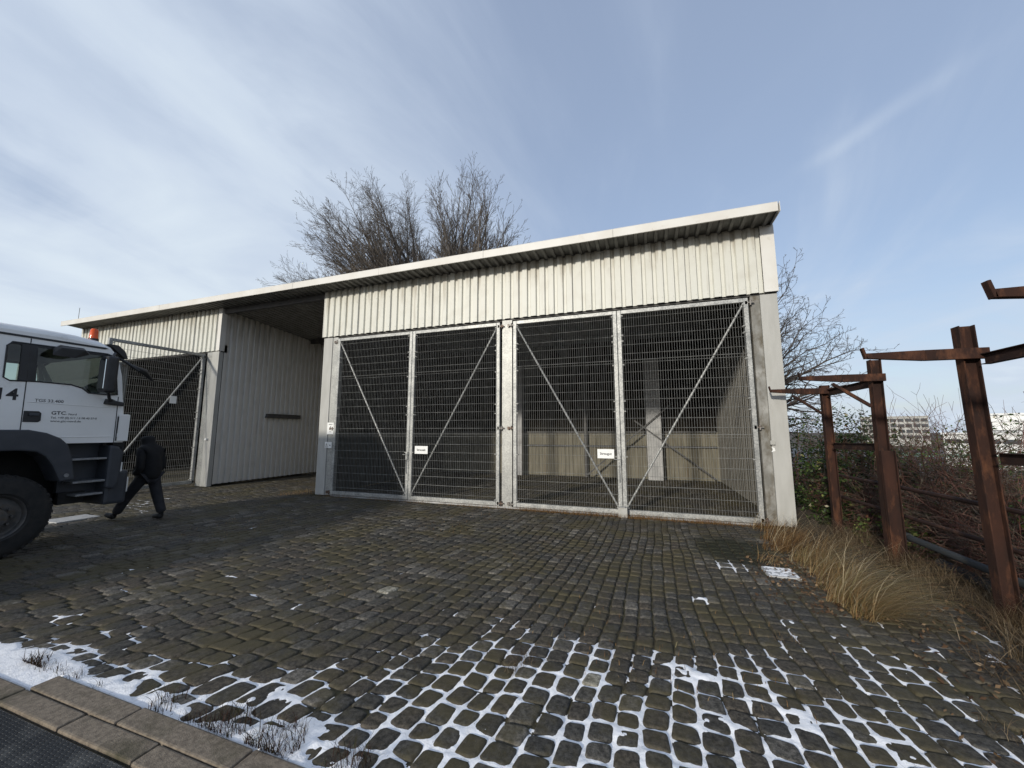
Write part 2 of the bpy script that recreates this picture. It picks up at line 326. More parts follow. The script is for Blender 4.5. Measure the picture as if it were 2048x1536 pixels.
M['redtwig'] = mat('bramble_cane', (.155, .062, .045), (.08, .042, .03), 3, .75, c3=(.16, .12, .08), s3=4, t3=(.55, .7))
M['drytwig'] = mat('dry_cane', (.11, .085, .06), (.06, .045, .035), 3, .85, c3=(.20, .17, .12), s3=4, t3=(.55, .7))
M['jacket'] = mat('black_jacket', (.005, .005, .006), (.009, .009, .010), 14, .85, bump=.5, bscale=18)
M['trousers'] = mat('dark_trousers', (.018, .018, .022), (.028, .028, .032), 14, .9, bump=.4, bscale=20)
M['shoe'] = mat('dark_shoe', (.010, .010, .010), (.02, .02, .02), 10, .6)
M['skin'] = mat('skin', (.42, .26, .19), (.36, .21, .15), 8, .6)
def attr_mat(name, stops, rough=.7, trans=0):
    m, nt, N, L, P = new_mat(name); at = N.new('ShaderNodeAttribute'); at.attribute_name = 'rnd'
    cr = N.new('ShaderNodeValToRGB'); L.new(at.outputs['Fac'], cr.inputs[0]); e = cr.color_ramp.elements
    e[0].color = rgb(stops[0][1]); e[1].position = 1; e[1].color = rgb(stops[-1][1])
    for p, c in stops[1:-1]: q = e.new(p); q.color = rgb(c)
    L.new(cr.outputs[0], P.inputs['Base Color']); P.inputs['Roughness'].default_value = rough; P.inputs['Specular IOR Level'].default_value = .25
    if trans:
        t = N.new('ShaderNodeBsdfTranslucent'); L.new(cr.outputs[0], t.inputs[0]); mx = N.new('ShaderNodeMixShader'); mx.inputs[0].default_value = trans
        L.new(P.outputs[0], mx.inputs[1]); L.new(t.outputs[0], mx.inputs[2]); L.new(mx.outputs[0], N['Material Output'].inputs[0])
    return m
M['grass'] = attr_mat('dry_grass', [(0, (.12, .06, .025)), (.35, (.29, .165, .065)), (.7, (.42, .31, .16)), (.9, (.19, .18, .06)), (1, (.58, .48, .31))], .65, .25)
M['deadgrass'] = attr_mat('flattened_grass', [(0, (.035, .022, .014)), (.5, (.10, .068, .038)), (.9, (.20, .145, .085)), (1, (.34, .27, .18))], .75, .15)
M['leaf'] = attr_mat('bramble_leaves', [(0, (.018, .028, .010)), (.5, (.050, .085, .022)), (.85, (.12, .16, .04)), (.93, (.24, .25, .08)), (.97, (.10, .035, .02)), (1, (.45, .40, .28))], .5, .25)
M['litter'] = attr_mat('leaf_litter', [(0, (.035, .02, .012)), (.5, (.10, .055, .028)), (.9, (.17, .11, .06)), (1, (.30, .22, .14))], .8)
M['weed'] = attr_mat('weeds', [(0, (.022, .010, .008)), (.5, (.05, .025, .016)), (1, (.028, .034, .012))], .9)
def glass_mat(name, col_, alpha=.5, rough=.03):
    m, nt, N, L, P = new_mat(name); out = N['Material Output']
    g = N.new('ShaderNodeBsdfGlossy'); g.inputs['Roughness'].default_value = rough; g.inputs[0].default_value = (1, 1, 1, 1)
    t = N.new('ShaderNodeBsdfTransparent'); t.inputs[0].default_value = rgb(col_)
    fr = N.new('ShaderNodeFresnel'); fr.inputs[0].default_value = 1.5
    mx = N.new('ShaderNodeMixShader'); L.new(fr.outputs[0], mx.inputs[0]); L.new(t.outputs[0], mx.inputs[1]); L.new(g.outputs[0], mx.inputs[2]); L.new(mx.outputs[0], out.inputs[0])
    return m
M['glass'] = glass_mat('tinted_cab_glass', (.62, .70, .66))
m, nt, N, L, P = new_mat('amber_lens'); P.inputs['Base Color'].default_value = (.75, .10, .01, 1); P.inputs['Roughness'].default_value = .15; P.inputs['Transmission Weight'].default_value = .25; M['amber'] = m
m, nt, N, L, P = new_mat('mirror_glass'); P.inputs['Base Color'].default_value = (.7, .72, .72, 1); P.inputs['Metallic'].default_value = 1; P.inputs['Roughness'].default_value = .03; M['mirror'] = m
# checker plate: raised lozenges of alternating direction as fine relief
def checker_mat():
    m, nt, N, L, P = new_mat('checker_plate'); tc = N.new('ShaderNodeTexCoord')
    P.inputs['Base Color'].default_value = (.045, .048, .052, 1); P.inputs['Metallic'].default_value = .5; P.inputs['Roughness'].default_value = .42
    hs = []
    for ang, off in ((45, 0), (-45, .5)):
        mp = N.new('ShaderNodeMapping'); mp.inputs['Rotation'].default_value = (0, 0, R(ang)); mp.inputs['Scale'].default_value = (38, 38, 38); mp.inputs['Location'].default_value = (off, off, 0); L.new(tc.outputs['Object'], mp.inputs[0])
        fr = N.new('ShaderNodeVectorMath'); fr.operation = 'FRACTION'; L.new(mp.outputs[0], fr.inputs[0])
        sb = N.new('ShaderNodeVectorMath'); sb.operation = 'SUBTRACT'; L.new(fr.outputs[0], sb.inputs[0]); sb.inputs[1].default_value = (.5, .5, 0)
        ml = N.new('ShaderNodeVectorMath'); ml.operation = 'MULTIPLY'; L.new(sb.outputs[0], ml.inputs[0]); ml.inputs[1].default_value = (5.5, 1.6, 0)
        ln = N.new('ShaderNodeVectorMath'); ln.operation = 'LENGTH'; L.new(ml.outputs[0], ln.inputs[0])
        r = N.new('ShaderNodeMapRange'); L.new(ln.outputs['Value'], r.inputs[0]); r.inputs[1].default_value = .75; r.inputs[2].default_value = .45; hs.append(r.outputs[0])
    mx = N.new('ShaderNodeMath'); mx.operation = 'MAXIMUM'; L.new(hs[0], mx.inputs[0]); L.new(hs[1], mx.inputs[1])
    b = N.new('ShaderNodeBump'); b.inputs['Strength'].default_value = 1; b.inputs['Distance'].default_value = .004; L.new(mx.outputs[0], b.inputs['Height']); L.new(b.outputs[0], P.inputs['Normal'])
    n = N.new('ShaderNodeTexNoise'); n.inputs['Scale'].default_value = 6; n.inputs['Detail'].default_value = 8; L.new(tc.outputs['Object'], n.inputs[0])
    x = N.new('ShaderNodeMix'); x.data_type = 'RGBA'; r = N.new('ShaderNodeMapRange'); L.new(n.outputs[0], r.inputs[0]); r.inputs[1].default_value = .5; r.inputs[2].default_value = .72; L.new(r.outputs[0], x.inputs[0])
    x.inputs[6].default_value = (.028, .03, .033, 1); x.inputs[7].default_value = (.11, .11, .105, 1); L.new(x.outputs[2], P.inputs['Base Color'])
    return m
M['checker'] = checker_mat()

# ------------------------------------------------------------------ ground sheet
def terrain_h(x, y):
    x = np.asarray(x, float); y = np.asarray(y, float)
    t = np.clip((x-3.5)/8.5, 0, 1); s = t*t*(3-2*t)
    h = -5*s
    edge = np.clip((x-2.6)/.35, 0, 1)
    h = h-.07*(1-edge)-.005
    h = h+np.where(x > 2.9, (fbm(x, y, .9, 5)-.5)*.12, 0)
    return h
def make_ground():
    a = np.concatenate([-np.geomspace(2500, 24, 14), np.arange(-22, 2, 2.), np.arange(2.2, 14, .35), np.geomspace(15, 2500, 22)])
    b = np.concatenate([-np.geomspace(2500, 10, 14), np.arange(-8, 24, .6), np.geomspace(26, 2500, 20)])
    X, Y = np.meshgrid(a, b); Z = terrain_h(X, Y); v = np.stack([X, Y, Z], -1).reshape(-1, 3)
    nx = len(a); ny = len(b); i, j = np.meshgrid(np.arange(nx-1), np.arange(ny-1)); q = (j*nx+i).ravel()
    f = np.stack([q, q+1, q+nx+1, q+nx], -1)
    tag(np_mesh('ground', v, [f], M['ground'], smooth=True), kind='structure')
make_ground()

# ------------------------------------------------------------------ paved yard
def warp(s, t):
    g = np.clip(-.075*(s-.4), -.02, .30)
    x = s+g*3.4*np.tanh((t-2.5)/3.4)+.012*np.sin(t*2.1+s*1.7)
    y = t+.02*np.sin(s*1.3+t*.9)
    x = x+(fbm(s, t, 1.1, 61, 3)-.5)*.09+(fbm(s, t, 4.0, 71, 2)-.5)*.018; y = y+(fbm(s, t, 1.3, 81, 3)-.5)*.10+(fbm(s, t, 4.0, 91, 2)-.5)*.03
    return x, y
mb = MB(); mb.add([(-24, 1.35, -.019), (2.95, 1.35, -.019), (2.95, 15.6, -.019), (-24, 15.6, -.019)], [(0, 1, 2, 3)])
pav = tag(mb.build('pavement', M['soil'], recalc=False), kind='structure')
def make_stones():
    quads = []; meta = []
    s = -15.6
    while s < 2.9:
        w = .163+rng.uniform(-.018, .014)+(.02 if s < -2.5 else 0)
        t = 1.79+rng.uniform(-.03, .0)+(0 if s < -.5 else -.35)
        while t < 15.45:
            ln = rng.uniform(.138, .200) if s > -2.5 else rng.uniform(.155, .255)
            g = .0045
            c = np.array([(s+g, t+g), (s+w-g, t+g), (s+w-g, t+ln-g), (s+g, t+ln-g)])+rng.uniform(-.0065, .0065, (4, 2))
            x, y = warp(c[:, 0], c[:, 1]); cx = x.mean(); cy = y.mean()
            inb = (cy < 8.45) or (-8.5 < cx < 2.25 and cy > 8.8) or (-13.2 < cx < -8.9) or (-20.5 < cx < -13.7 and 8.8 < cy < 12.5)
            skip = (1.30 < cx < 1.68 and 5.66 < cy < 6.06) or (-11.35 < cx < -10.75 and 4.3 < cy < 5.0)
            if inb and x.max() < 2.9 and cy > 1.76-.0 and not skip and cy < 15.45:
                quads.append(np.stack([x, y], -1)); meta.append((cx, cy))
            t += ln
        s += w
    Q = np.array(quads); C = np.array(meta); n = len(Q)
    rnd = rng.uniform(0, .985, n)**1.15
    # wear: brighter patches near the middle of the yard
    bright = fbm(C[:, 0], C[:, 1], .7, 21); rnd = np.clip(rnd*.75+bright*.45-.05, 0, .985)
    for px, py in ((-.45, 2.95), (-2.86, 3.82), (-.2, 2.9)):
        k = np.argmin((C[:, 0]-px)**2+(C[:, 1]-py)**2); rnd[k] = 1 if (px, py) != (-.2, 2.9) else .975
    for k in rng.choice(n, n//45, replace=False): rnd[k] = max(rnd[k], rng.uniform(.90, .982))
    zo = rng.normal(0, .0012, n); tx = rng.normal(0, .006, n); ty = rng.normal(0, .006, n)
    # camera-space visibility for choosing the nearest 300
    ya = R(19.3); fx, fy = -math.sin(ya), math.cos(ya); d = C[:, 0]*fx+C[:, 1]*fy; r = C[:, 0]*math.cos(ya)+C[:, 1]*math.sin(ya)
    yy = 768+769*(1.75+.1235*0)/np.maximum(d, .1)+95; vis = (np.abs(r/d) < 1.36) & (yy < 1560) & (d > 0)
    order = np.argsort(np.where(vis, d*d+0*r, 1e9)); near = order[:300]; isnear = np.zeros(n, bool); isnear[near] = True
    def outline(cut):
        pts = []
        for sx, sy in ((1, 1), (-1, 1), (-1, -1), (1, -1)):
            seq = [(1, 1-cut), (1-cut*.3, 1-cut*.3), (1-cut, 1)]
            if sx*sy < 0: seq = seq[::-1]
            pts += [(sx*a, sy*b) for a, b in seq]
        return np.array(pts)
    def rings(k, q, z, a, b, hi):
        ol = outline(.30+.14*rng.random()) if hi else np.array([(1, 1), (-1, 1), (-1, -1), (1, -1)])
        if hi: ol = ol*(1+rng.uniform(-.06, .03, (12, 1)))
        ctr = q.mean(0); sz = np.linalg.norm(q[1]-q[0])
        prof = ((0, -.022), (.0045, -.0085), (.011, -.0022), (.020, 0), (.034, .0002)) if hi else ((0, -.018), (.008, -.003), (.016, 0))
        vs = []
        for ins, zz in prof:
            f = 1-2*ins/sz; u = ol[:, 0]*f; v = ol[:, 1]*f
            u = u[:, None]; v = v[:, None]
            p = ((1-u)*(1-v)*q[0]+(1+u)*(1-v)*q[1]+(1+u)*(1+v)*q[2]+(1-u)*(1+v)*q[3])/4
            zz_ = zz+z+(p[:, 0]-ctr[0])*a+(p[:, 1]-ctr[1])*b if zz > -.015 else np.full(len(p), zz)
            if hi and zz > -.015: zz_ = zz_+rng.normal(0, .0006, len(p))
            vs.append(np.column_stack([p, zz_]))
        vs.append(np.array([[ctr[0], ctr[1], z+.0004]]))
        return np.concatenate(vs)
    def topo(no, nr):
        F = [[i*no+j, i*no+(j+1) % no, (i+1)*no+(j+1) % no, (i+1)*no+j] for i in range(nr-1) for j in range(no)]
        T = [[(nr-1)*no+j, (nr-1)*no+(j+1) % no, nr*no] for j in range(no)]
        return np.array(F), np.array(T)
    hiF, hiT = topo(12, 5); loF, loT = topo(4, 3)
    V = []; A = []; FQ = []; FT = []; base = 0
    for k in range(n):
        hi = C[k, 1] < 7.2 and C[k, 0] > -8.5
        v = rings(k, Q[k], zo[k], tx[k], ty[k], hi)
        if isnear[k]:
            c0 = Vector((C[k, 0], C[k, 1], 0)); o = np_mesh('paving_stone', v-np.array(c0), [hiF, hiT], M['stone'], np.full(len(v), rnd[k]), smooth=True)
            o.location = c0; o.parent = pav
            continue
        V.append(v); A.append(np.full(len(v), rnd[k])); FQ.append((hiF if hi else loF)+base); FT.append((hiT if hi else loT)+base); base += len(v)
    np_mesh('paving_stones', np.concatenate(V), [np.concatenate(FQ), np.concatenate(FT)], M['stone'], np.concatenate(A), parent=pav, smooth=True, kind='stuff')
make_stones()

# ------------------------------------------------------------------ snow lying in the joints
def make_snow():
    st = .0105
    bx = [-9, -5.2, -4.2, -3.62, -2.97, -2.48, -2.2, -1.38, -.6, -.27, .3, .81, 1.49, 2.13, 2.6, 2.9]
    by = [1.3, 1.85, 1.92, 1.98, 2.02, 2.30, 2.60, 3.15, 3.20, 3.40, 3.45, 3.75, 4.05, 3.95, 3.9, 3.8]
    spots = [(.22, 3.31, .17, .020), (-.61, 3.45, .10, .020), (.75, 3.0, .22, .012), (-1.1, 2.05, .15, .008), (.35, 2.75, .25, .008), (1.25, 3.0, .12, .008), (-2.5, 1.95, .28, .010), (-3.6, 1.85, .25, .009), (-4.6, 1.66, .42, .022), (-1.5, 1.8, .12, .008), (-2.0, 1.75, .2, .012),
             (-1.9, 1.85, .2, .010), (1.7, 3.5, .15, .009), (.1, 2.2, .15, .008), (1.55, 3.95, .2, .012),
             (-4.89, 3.6, .12, .016), (-2.95, 4.3, .05, .012), (.47, 4.73, .085, .024), (-.52, 4.16, .07, .02), (.99, 6.0, .20, .021), (2.65, 4.71, .16, .020), (2.46, 4.33, .12, .024), (1.9, 4.7, .10, .018), (2.1, 4.25, .12, .015),
             (-6.3, 3.3, .12, .015), (-5.6, 2.9, .10, .013), (-4.1, 3.2, .10, .012), (-3.4, 3.2, .09, .014), (-3.0, 3.0, .08, .014), (-5.3, 2.3, .10, .012), (1.2, 4.45, .08, .016), (-1.9, 3.6, .1, .012),
             (-10.6, 5.6, .5, .014), (-11.6, 6.0, .6, .015), (-10.2, 6.6, .35, .012), (-8.9, 5.9, .2, .012), (-12.4, 6.9, .7, .015), (-9.4, 4.6, .15, .012), (-11.0, 7.4, .4, .012), (-6.9, 5.4, .1, .014), (2.05, 5.15, .06, .02)]
    bx = np.array(bx); by = np.array(by)
    for name, (x0, x1, y0, y1), step in (('snow', (-5.6, 2.9, 1.50, 5.0), st), ('snow', (-13.4, -5.2, 2.0, 8.2), .02), ('snow', (.6, 1.4, 5.6, 6.4), st)):
        a = np.arange(x0, x1, step); b = np.arange(y0, y1, step); X, Y = np.meshgrid(a, b)
        Bd = np.interp(X, bx, by); big = fbm(X, Y, 1.5, 3, 3)-.5; mid = fbm(X, Y, 7, 9, 3)-.5; fine = fbm(X, Y, 38, 15, 2)-.5
        t = np.clip((Bd+big*1.7-Y)/.55, -1, 1)
        Lv = -.0240+.0120*np.clip(t*.5+.5, 0, 1)**.8*(t > -1)+mid*.030*np.clip(t+1, 0, 1)+(fbm(X, Y, .9, 44, 2)-.5)*.010+fine*.0045
        far = Y > Bd+.6; Lv = np.where(far, -.024+mid*.006+fine*.004, Lv)
        for sx, sy, rr, am in spots:
            d2 = ((X-sx)**2+(Y-sy)**2)/(rr*rr); Lv = Lv+am*np.exp(-d2)*(.75+1.2*(mid+.25))
        Lv = Lv-.0045*np.clip((X-1.0)/.8, 0, 1)
        Lv = np.where((Y < 1.92) & (X < -1.8) & (X > -6), Lv+.015*np.clip((1.97-Y)/.16, 0, 1), Lv)
        Lv = np.minimum(Lv, .007+fine*.004)
        if name == 'snow' and x0 == -13.4: Lv = np.where(X > -5.6, -.05, Lv)
        Lv = np.where((Y < 1.755) & (X > -4.06), -.05, Lv)
        Lv = np.where(Y < 1.615, -.05, Lv)
        keep = Lv > -.0175
        kc = keep[:-1, :-1] | keep[1:, :-1] | keep[:-1, 1:] | keep[1:, 1:]
        nx = len(a); i, j = np.meshgrid(np.arange(nx-1), np.arange(len(b)-1)); q = (j*nx+i)[kc]
        f = np.stack([q, q+1, q+nx+1, q+nx], -1); u, inv = np.unique(f, return_inverse=True)
        v = np.stack([X.ravel()[u], Y.ravel()[u], np.maximum(Lv.ravel()[u], -.0188)], -1)
        tag(np_mesh('snow', v, [inv.reshape(f.shape)], M['snow'], smooth=True), kind='stuff')
make_snow()

# ------------------------------------------------------------------ kerb and weighbridge plate
kb = MB(); kb.box((-9, 1.462, -.08), (1.2, 1.75, -.012)); kerb = tag(kb.build('kerb', M['soil']), kind='structure')
def slabs(x0, x1, ya, yb, ln, off, zt):
    x = x0+off
    while x < x1:
        b = min(x+ln, x1); m_ = MB(); dz = random.uniform(-.004, .004)
        m_.box((x+.006, ya+random.uniform(0, .006), -.03), (b-.006, yb-random.uniform(0, .006), zt+dz)); m_.v = [(p[0], p[1]+(p[0]-x)*sk, p[2]+(p[0]-x)*sl_) for sk, sl_ in [(random.uniform(-.006, .006), random.uniform(-.006, .006))] for p in m_.v]; m_.build('kerb_slab', M['kerb'], kerb, bevel=.011); x += ln
slabs(-4.05, 1.2, 1.607, 1.752, .97, 0, .022)
slabs(-9, 1.2, 1.462, 1.600, .70, .05, .018)
pl = MB(); pl.box((-9, -3, -.06), (1.2, 1.452, .004))
tag(pl.build('weighbridge_plate', M['checker'], bevel=.004), 'dark ribbed steel weighbridge plate beside the granite kerb', 'weighbridge')
m_ = MB(); m_.box((1.32, 5.68, -.03), (1.66, 6.04, .014))
tag(m_.build('concrete_cover', M['concrete'], bevel=.01), 'square pale concrete cover dusted with snow beside the dry grass', 'concrete cover')
# thin crust of snow on the cover
a = np.arange(1.335, 1.65, .01); b = np.arange(5.70, 6.03, .01); X, Y = np.meshgrid(a, b); Z = .0135+(fbm(X, Y, 22, 40, 3)-.46)*.02
nx = len(a); i, j = np.meshgrid(np.arange(nx-1), np.arange(len(b)-1)); q = (j*nx+i).ravel()
tag(np_mesh('snow', np.stack([X, Y, Z], -1).reshape(-1, 3), [np.stack([q, q+1, q+nx+1, q+nx], -1)], M['snow'], smooth=True), kind='stuff')
m_ = MB(); m_.box((-11.32, 4.33, -.03), (-10.78, 4.97, .012))
tag(m_.build('concrete_slab', M['concrete'], bevel=.008), 'flat pale slab set in the dark paving by the truck wheel', 'concrete slab')

# ------------------------------------------------------------------ storage building
FY = 8.65
bld = empty('storage_building', (-5.5, FY, 0), 'long open-fronted storage building with cream corrugated fascia and galvanised mesh gates', 'storage building')
PER = .2195
def corr_profile(x0, x1, per=PER, crest=.55, dep=.046, phase=0):
    """points (x, depth) of a trapezoid sheet"""
    pts = []; x = x0
    sl = per*.10
    k = 0
    pts = []
    x = x0
    while x < x1-1e-6:
        for dx, d in ((0, 0), (per*crest, 0), (per*crest+sl, dep), (per-sl, dep)):
            if x+dx <= x1+1e-6: pts.append((x+dx, d))
        x += per
    pts.append((x1, pts[-1][1] if pts[-1][1] else 0))
    return pts
def corr_sheet(prof, place, z0, z1, thick=.0):
    """place(x, d, z) -> world; z0/z1 may be callables of x"""
    m_ = MB(); f0 = z0 if callable(z0) else (lambda x: z0); f1 = z1 if callable(z1) else (lambda x: z1)
    m_.loft([[place(x, d, f0(x)) for x, d in prof], [place(x, d, f1(x)) for x, d in prof]], close=False, cap=False)
    # turned lower edge gives the sheet its thickness
    m_.loft([[place(x, d+.006, f0(x)) for x, d in prof], [place(x, d+.006, f1(x)) for x, d in prof]], close=False, cap=False)
    m_.loft([[place(x, d, f0(x)) for x, d in prof], [place(x, d+.006, f0(x)) for x, d in prof]], close=False, cap=False)
    return m_
def screws(m_, xs, y, zs):
    for x in xs:
        for z in zs: m_.box((x-.008, y-.008, z-.008), (x+.008, y+.002, z+.008))
def fascia_cladding(x0, x1, z0, z1, nsheets):
    nr = round((x1-x0)/PER); per = (x1-x0)/nr; k = 0
    cuts = [round(i*nr/nsheets) for i in range(nsheets+1)]
    for i in range(nsheets):
        a = x0+cuts[i]*per; b = x0+cuts[i+1]*per; oy = .003*(i % 2)
        pr = corr_profile(a, b, per)
        m_ = corr_sheet(pr, lambda x, d, z: (x, FY-.05-oy+d, z), z0, z1)
        screws(m_, [a+per*(.5+j)-.02 for j in range(int(round((b-a)/per)))], FY-.05-oy, (z1-.42, z0+.12) if i % 2 else (z1-.45, z0+.10))
        m_.build('cladding_sheet', M['cladding'], bld, recalc=False)
fascia_cladding(-8.9, 2.30, 4.5, 5.885, 9)
fascia_cladding(-21.5, -13.46, 4.42, 5.885, 7)
m_ = MB(); m_.box((2.302, FY-.056, 4.497), (2.545, FY-.04, 5.88)); m_.box((2.535, FY-.04, 4.497), (2.545, FY+.3, 5.85)); m_.build('corner_flashing', M['fascia'], bld, bevel=.002)
m_ = MB(); m_.box((-13.46, FY-.056, 4.417), (-13.30, FY-.04, 5.88)); m_.box((-13.31, FY-.04, 4.417), (-13.30, FY+.12, 5.85)); m_.build('corner_flashing', M['fascia'], bld, bevel=.002)
m_ = MB(); m_.box((-8.92, FY-.056, 4.497), (-8.902, FY+.1, 5.88)); m_.build('corner_flashing', M['fascia'], bld)
# lintel beams behind the cladding foot
for a, b, z in ((-8.88, 2.53, 4.5), (-21.4, -13.32, 4.42)):
    m_ = MB(); m_.box((a, FY+.03, z-.035), (b, FY+.22, z+.22)); m_.build('lintel', M['darksteel'], bld)
# roof deck
def roofz(y): return 5.905-.075*(y-8.05)
pr = corr_profile(-21.55, 2.48, .205, .5, .05)
m_ = MB(); m_.loft([[(x, 8.06, roofz(8.06)+.05-d) for x, d in pr], [(x, 16.2, roofz(16.2)+.05-d) for x, d in pr]], close=False, cap=False)
m_.build('roof_deck', M['deck'], bld, recalc=False)
m_ = MB(); m_.add([(-21.55, 8.07, roofz(8.07)+.11), (2.48, 8.07, roofz(8.07)+.11), (2.48, 16.2, roofz(16.2)+.11), (-21.55, 16.2, roofz(16.2)+.11)], [(0, 1, 2, 3)])
m_.add([(2.48, 8.07, roofz(8.07)), (2.48, 16.2, roofz(16.2)), (2.48, 16.2, roofz(16.2)+.11), (2.48, 8.07, roofz(8.07)+.11)], [(0, 1, 2, 3)])
m_.build('roof_sheet', M['darksteel'], bld, recalc=False)
x = -21.6
for k in range(8):
    b = x+3.01; m_ = MB(); b2 = min(b, 2.5)
    m_.box((x+.002, 8.02-.002*(k % 2), 5.86), (b2-.002, 8.05, 6.035)); m_.box((x+.002, 8.02-.002*(k % 2), 6.035), (b2-.002, 8.2, 6.045))
    m_.build('fascia_strip', M['fascia'], bld, bevel=.003); x = b
m_ = MB(); m_.box((2.502, 8.015, 5.85), (2.512, 16.2, 6.04)); m_.build('fascia_strip', M['fascia'], bld)
# eave purlin over the open bay, rafters and purlins
for y, a, b in ((8.66, -13.28, -8.93), (12.2, -13.28, -8.93), (15.3, -13.28, -8.93)):
    m_ = MB(); m_.box((a, y, roofz(y)-.17), (b, y+.10, roofz(y)-.005)); m_.build('purlin', M['darksteel'], bld)
for y in (10.3, 12.2, 14.0):
    m_ = MB(); m_.box((-8.7, y, roofz(y)-.22), (2.35, y+.10, roofz(y)-.005)); m_.build('purlin', M['darksteel'], bld)
for x in (-3.15, -5.9, -.5):
    m_ = MB(); m_.beam((x, 8.9, roofz(8.9)-.40), (x, 15.4, roofz(15.4)-.40), .14, .32); m_.build('rafter', M['darksteel'], bld)
# side walls (corrugated, ribs upright)
def side_wall(x, y0, y1, sgn, z0, ztop, mm, name='side_wall', per=.205):
    pr = corr_profile(y0, y1, per, .42, .06)
    m_ = corr_sheet(pr, lambda a, d, z: (x-sgn*d, a, z), z0, ztop); return m_.build(name, mm, bld, recalc=False)
side_wall(-13.32, 8.78, 15.6, 1, .06, lambda y: roofz(y)-.02, M['side_clad'])
side_wall(-8.88, 8.9, 15.6, -1, .06, lambda y: roofz(y)-.02, M['side_clad'])
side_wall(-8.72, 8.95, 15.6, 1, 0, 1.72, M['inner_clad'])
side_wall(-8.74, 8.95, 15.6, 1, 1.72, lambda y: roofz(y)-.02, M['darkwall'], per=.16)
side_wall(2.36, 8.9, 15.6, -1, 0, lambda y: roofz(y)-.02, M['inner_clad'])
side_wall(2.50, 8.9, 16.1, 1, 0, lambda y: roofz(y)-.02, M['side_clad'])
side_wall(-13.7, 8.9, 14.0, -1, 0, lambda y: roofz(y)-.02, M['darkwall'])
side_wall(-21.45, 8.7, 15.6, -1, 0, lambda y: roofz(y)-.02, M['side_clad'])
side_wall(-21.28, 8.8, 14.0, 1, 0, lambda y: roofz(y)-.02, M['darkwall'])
def back_wall(x0, x1, y, z0, z1, mm, per, name='back_wall'):
    pr = corr_profile(x0, x1, per, .62, .02); m_ = corr_sheet(pr, lambda a, d, z: (a, y+d, z), z0, z1); m_.build(name, mm, bld, recalc=False)
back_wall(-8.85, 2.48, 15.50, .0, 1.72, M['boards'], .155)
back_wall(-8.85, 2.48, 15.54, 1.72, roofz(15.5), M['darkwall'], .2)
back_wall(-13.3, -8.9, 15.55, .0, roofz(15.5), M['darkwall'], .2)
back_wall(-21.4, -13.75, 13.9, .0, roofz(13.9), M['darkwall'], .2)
m_ = MB(); m_.box((-8.7, 15.42, 1.16), (2.3, 15.49, 1.22)); m_.build('wall_rail', M['darksteel'], bld)
m_ = MB(); m_.box((-8.7, 15.42, 1.70), (2.3, 15.49, 1.76)); m_.build('wall_rail', M['darksteel'], bld)
for x, w, h in ((.22, .52, 4.45), (-5.05, .42, 4.45)):
    m_ = MB(); m_.box((x-w/2, 15.05, 0), (x+w/2, 15.38, h)); m_.build('column', M['concrete'], bld, bevel=.02)
m_ = MB(); m_.box((-2.36, 15.3, 0), (-2.26, 15.4, 5.2)); m_.build('stanchion', M['darksteel'], bld)
for p0, p1 in (((-2.3, 15.0, .05), (.85, 15.0, 2.75)), ((-.45, 14.97, 2.15), (2.15, 14.97, .12))):
    m_ = MB(); m_.beam(p0, p1, .05, .05); m_.build('wall_brace', M['darksteel'], bld)
# light band: gutter hook, slot on the side wall
m_ = MB(); m_.prism([(10.41, 2.25), (11.88, 2.25), (11.88, 2.40), (10.46, 2.40)], 0, -13.318, -13.20)
m_.build('wall_box', M['darksteel'], bld, bevel=.01)
m_ = MB(); m_.box((-13.30, 10.43, 2.405), (-13.18, 11.9, 2.42)); m_.build('wall_box_lid', M['side_clad'], bld)
# posts
def channel(x0, x1, z1, m1, name='post', depth=.22, y=FY):
    m_ = MB(); m_.box((x0, y, 0), (x1, y+.02, z1)); m_.box((x0, y+.02, 0), (x0+.02, y+depth, z1)); m_.box((x1-.02, y+.02, 0), (x1, y+depth, z1)); return m_.build(name, m1, bld, bevel=.004)
channel(-3.285, -3.025, 4.47, M['galv_clean'])
channel(-8.56, -8.375, 4.47, M['galv_clean'])
m_ = MB(); m_.box((-8.88, FY-.02, 0), (-8.562, FY+.24, 4.47)); m_.build('post_panel', M['panel'], bld, bevel=.006)
channel(2.06, 2.222, 4.46, M['dirty'], y=FY+.02)
m_ = MB(); m_.box((2.224, FY-.02, 0), (2.52, FY+.24, 4.46)); m_.build('post_panel', M['panel'], bld, bevel=.006)
channel(-13.92, -13.66, 4.4, M['galv_clean'])
m_ = MB(); m_.box((-13.658, FY-.02, 0), (-13.33, FY+.12, 4.4)); m_.build('post_panel', M['panel'], bld, bevel=.006)
channel(-18.95, -18.68, 4.4, M['galv_clean'])
channel(-21.45, -21.2, 4.4, M['galv_clean'])
m_ = MB(); m_.tube([(-13.5, FY-.03, 1.5), (-13.5, FY-.09, 1.5)], .035, 10); m_.build('wall_socket', M['sign'], bld)
# threshold beams under the gates
m_ = MB(); m_.box((-8.35, FY-.01, -.02), (2.05, FY+.2, .015)); m_.build('threshold', M['concrete'], bld)
# lightning rod
m_ = MB(); m_.tube([(-20.75, 8.15, 6.1), (-20.75, 8.15, 6.55)], .008, 6); m_.build('lightning_rod', M['darksteel'], bld)

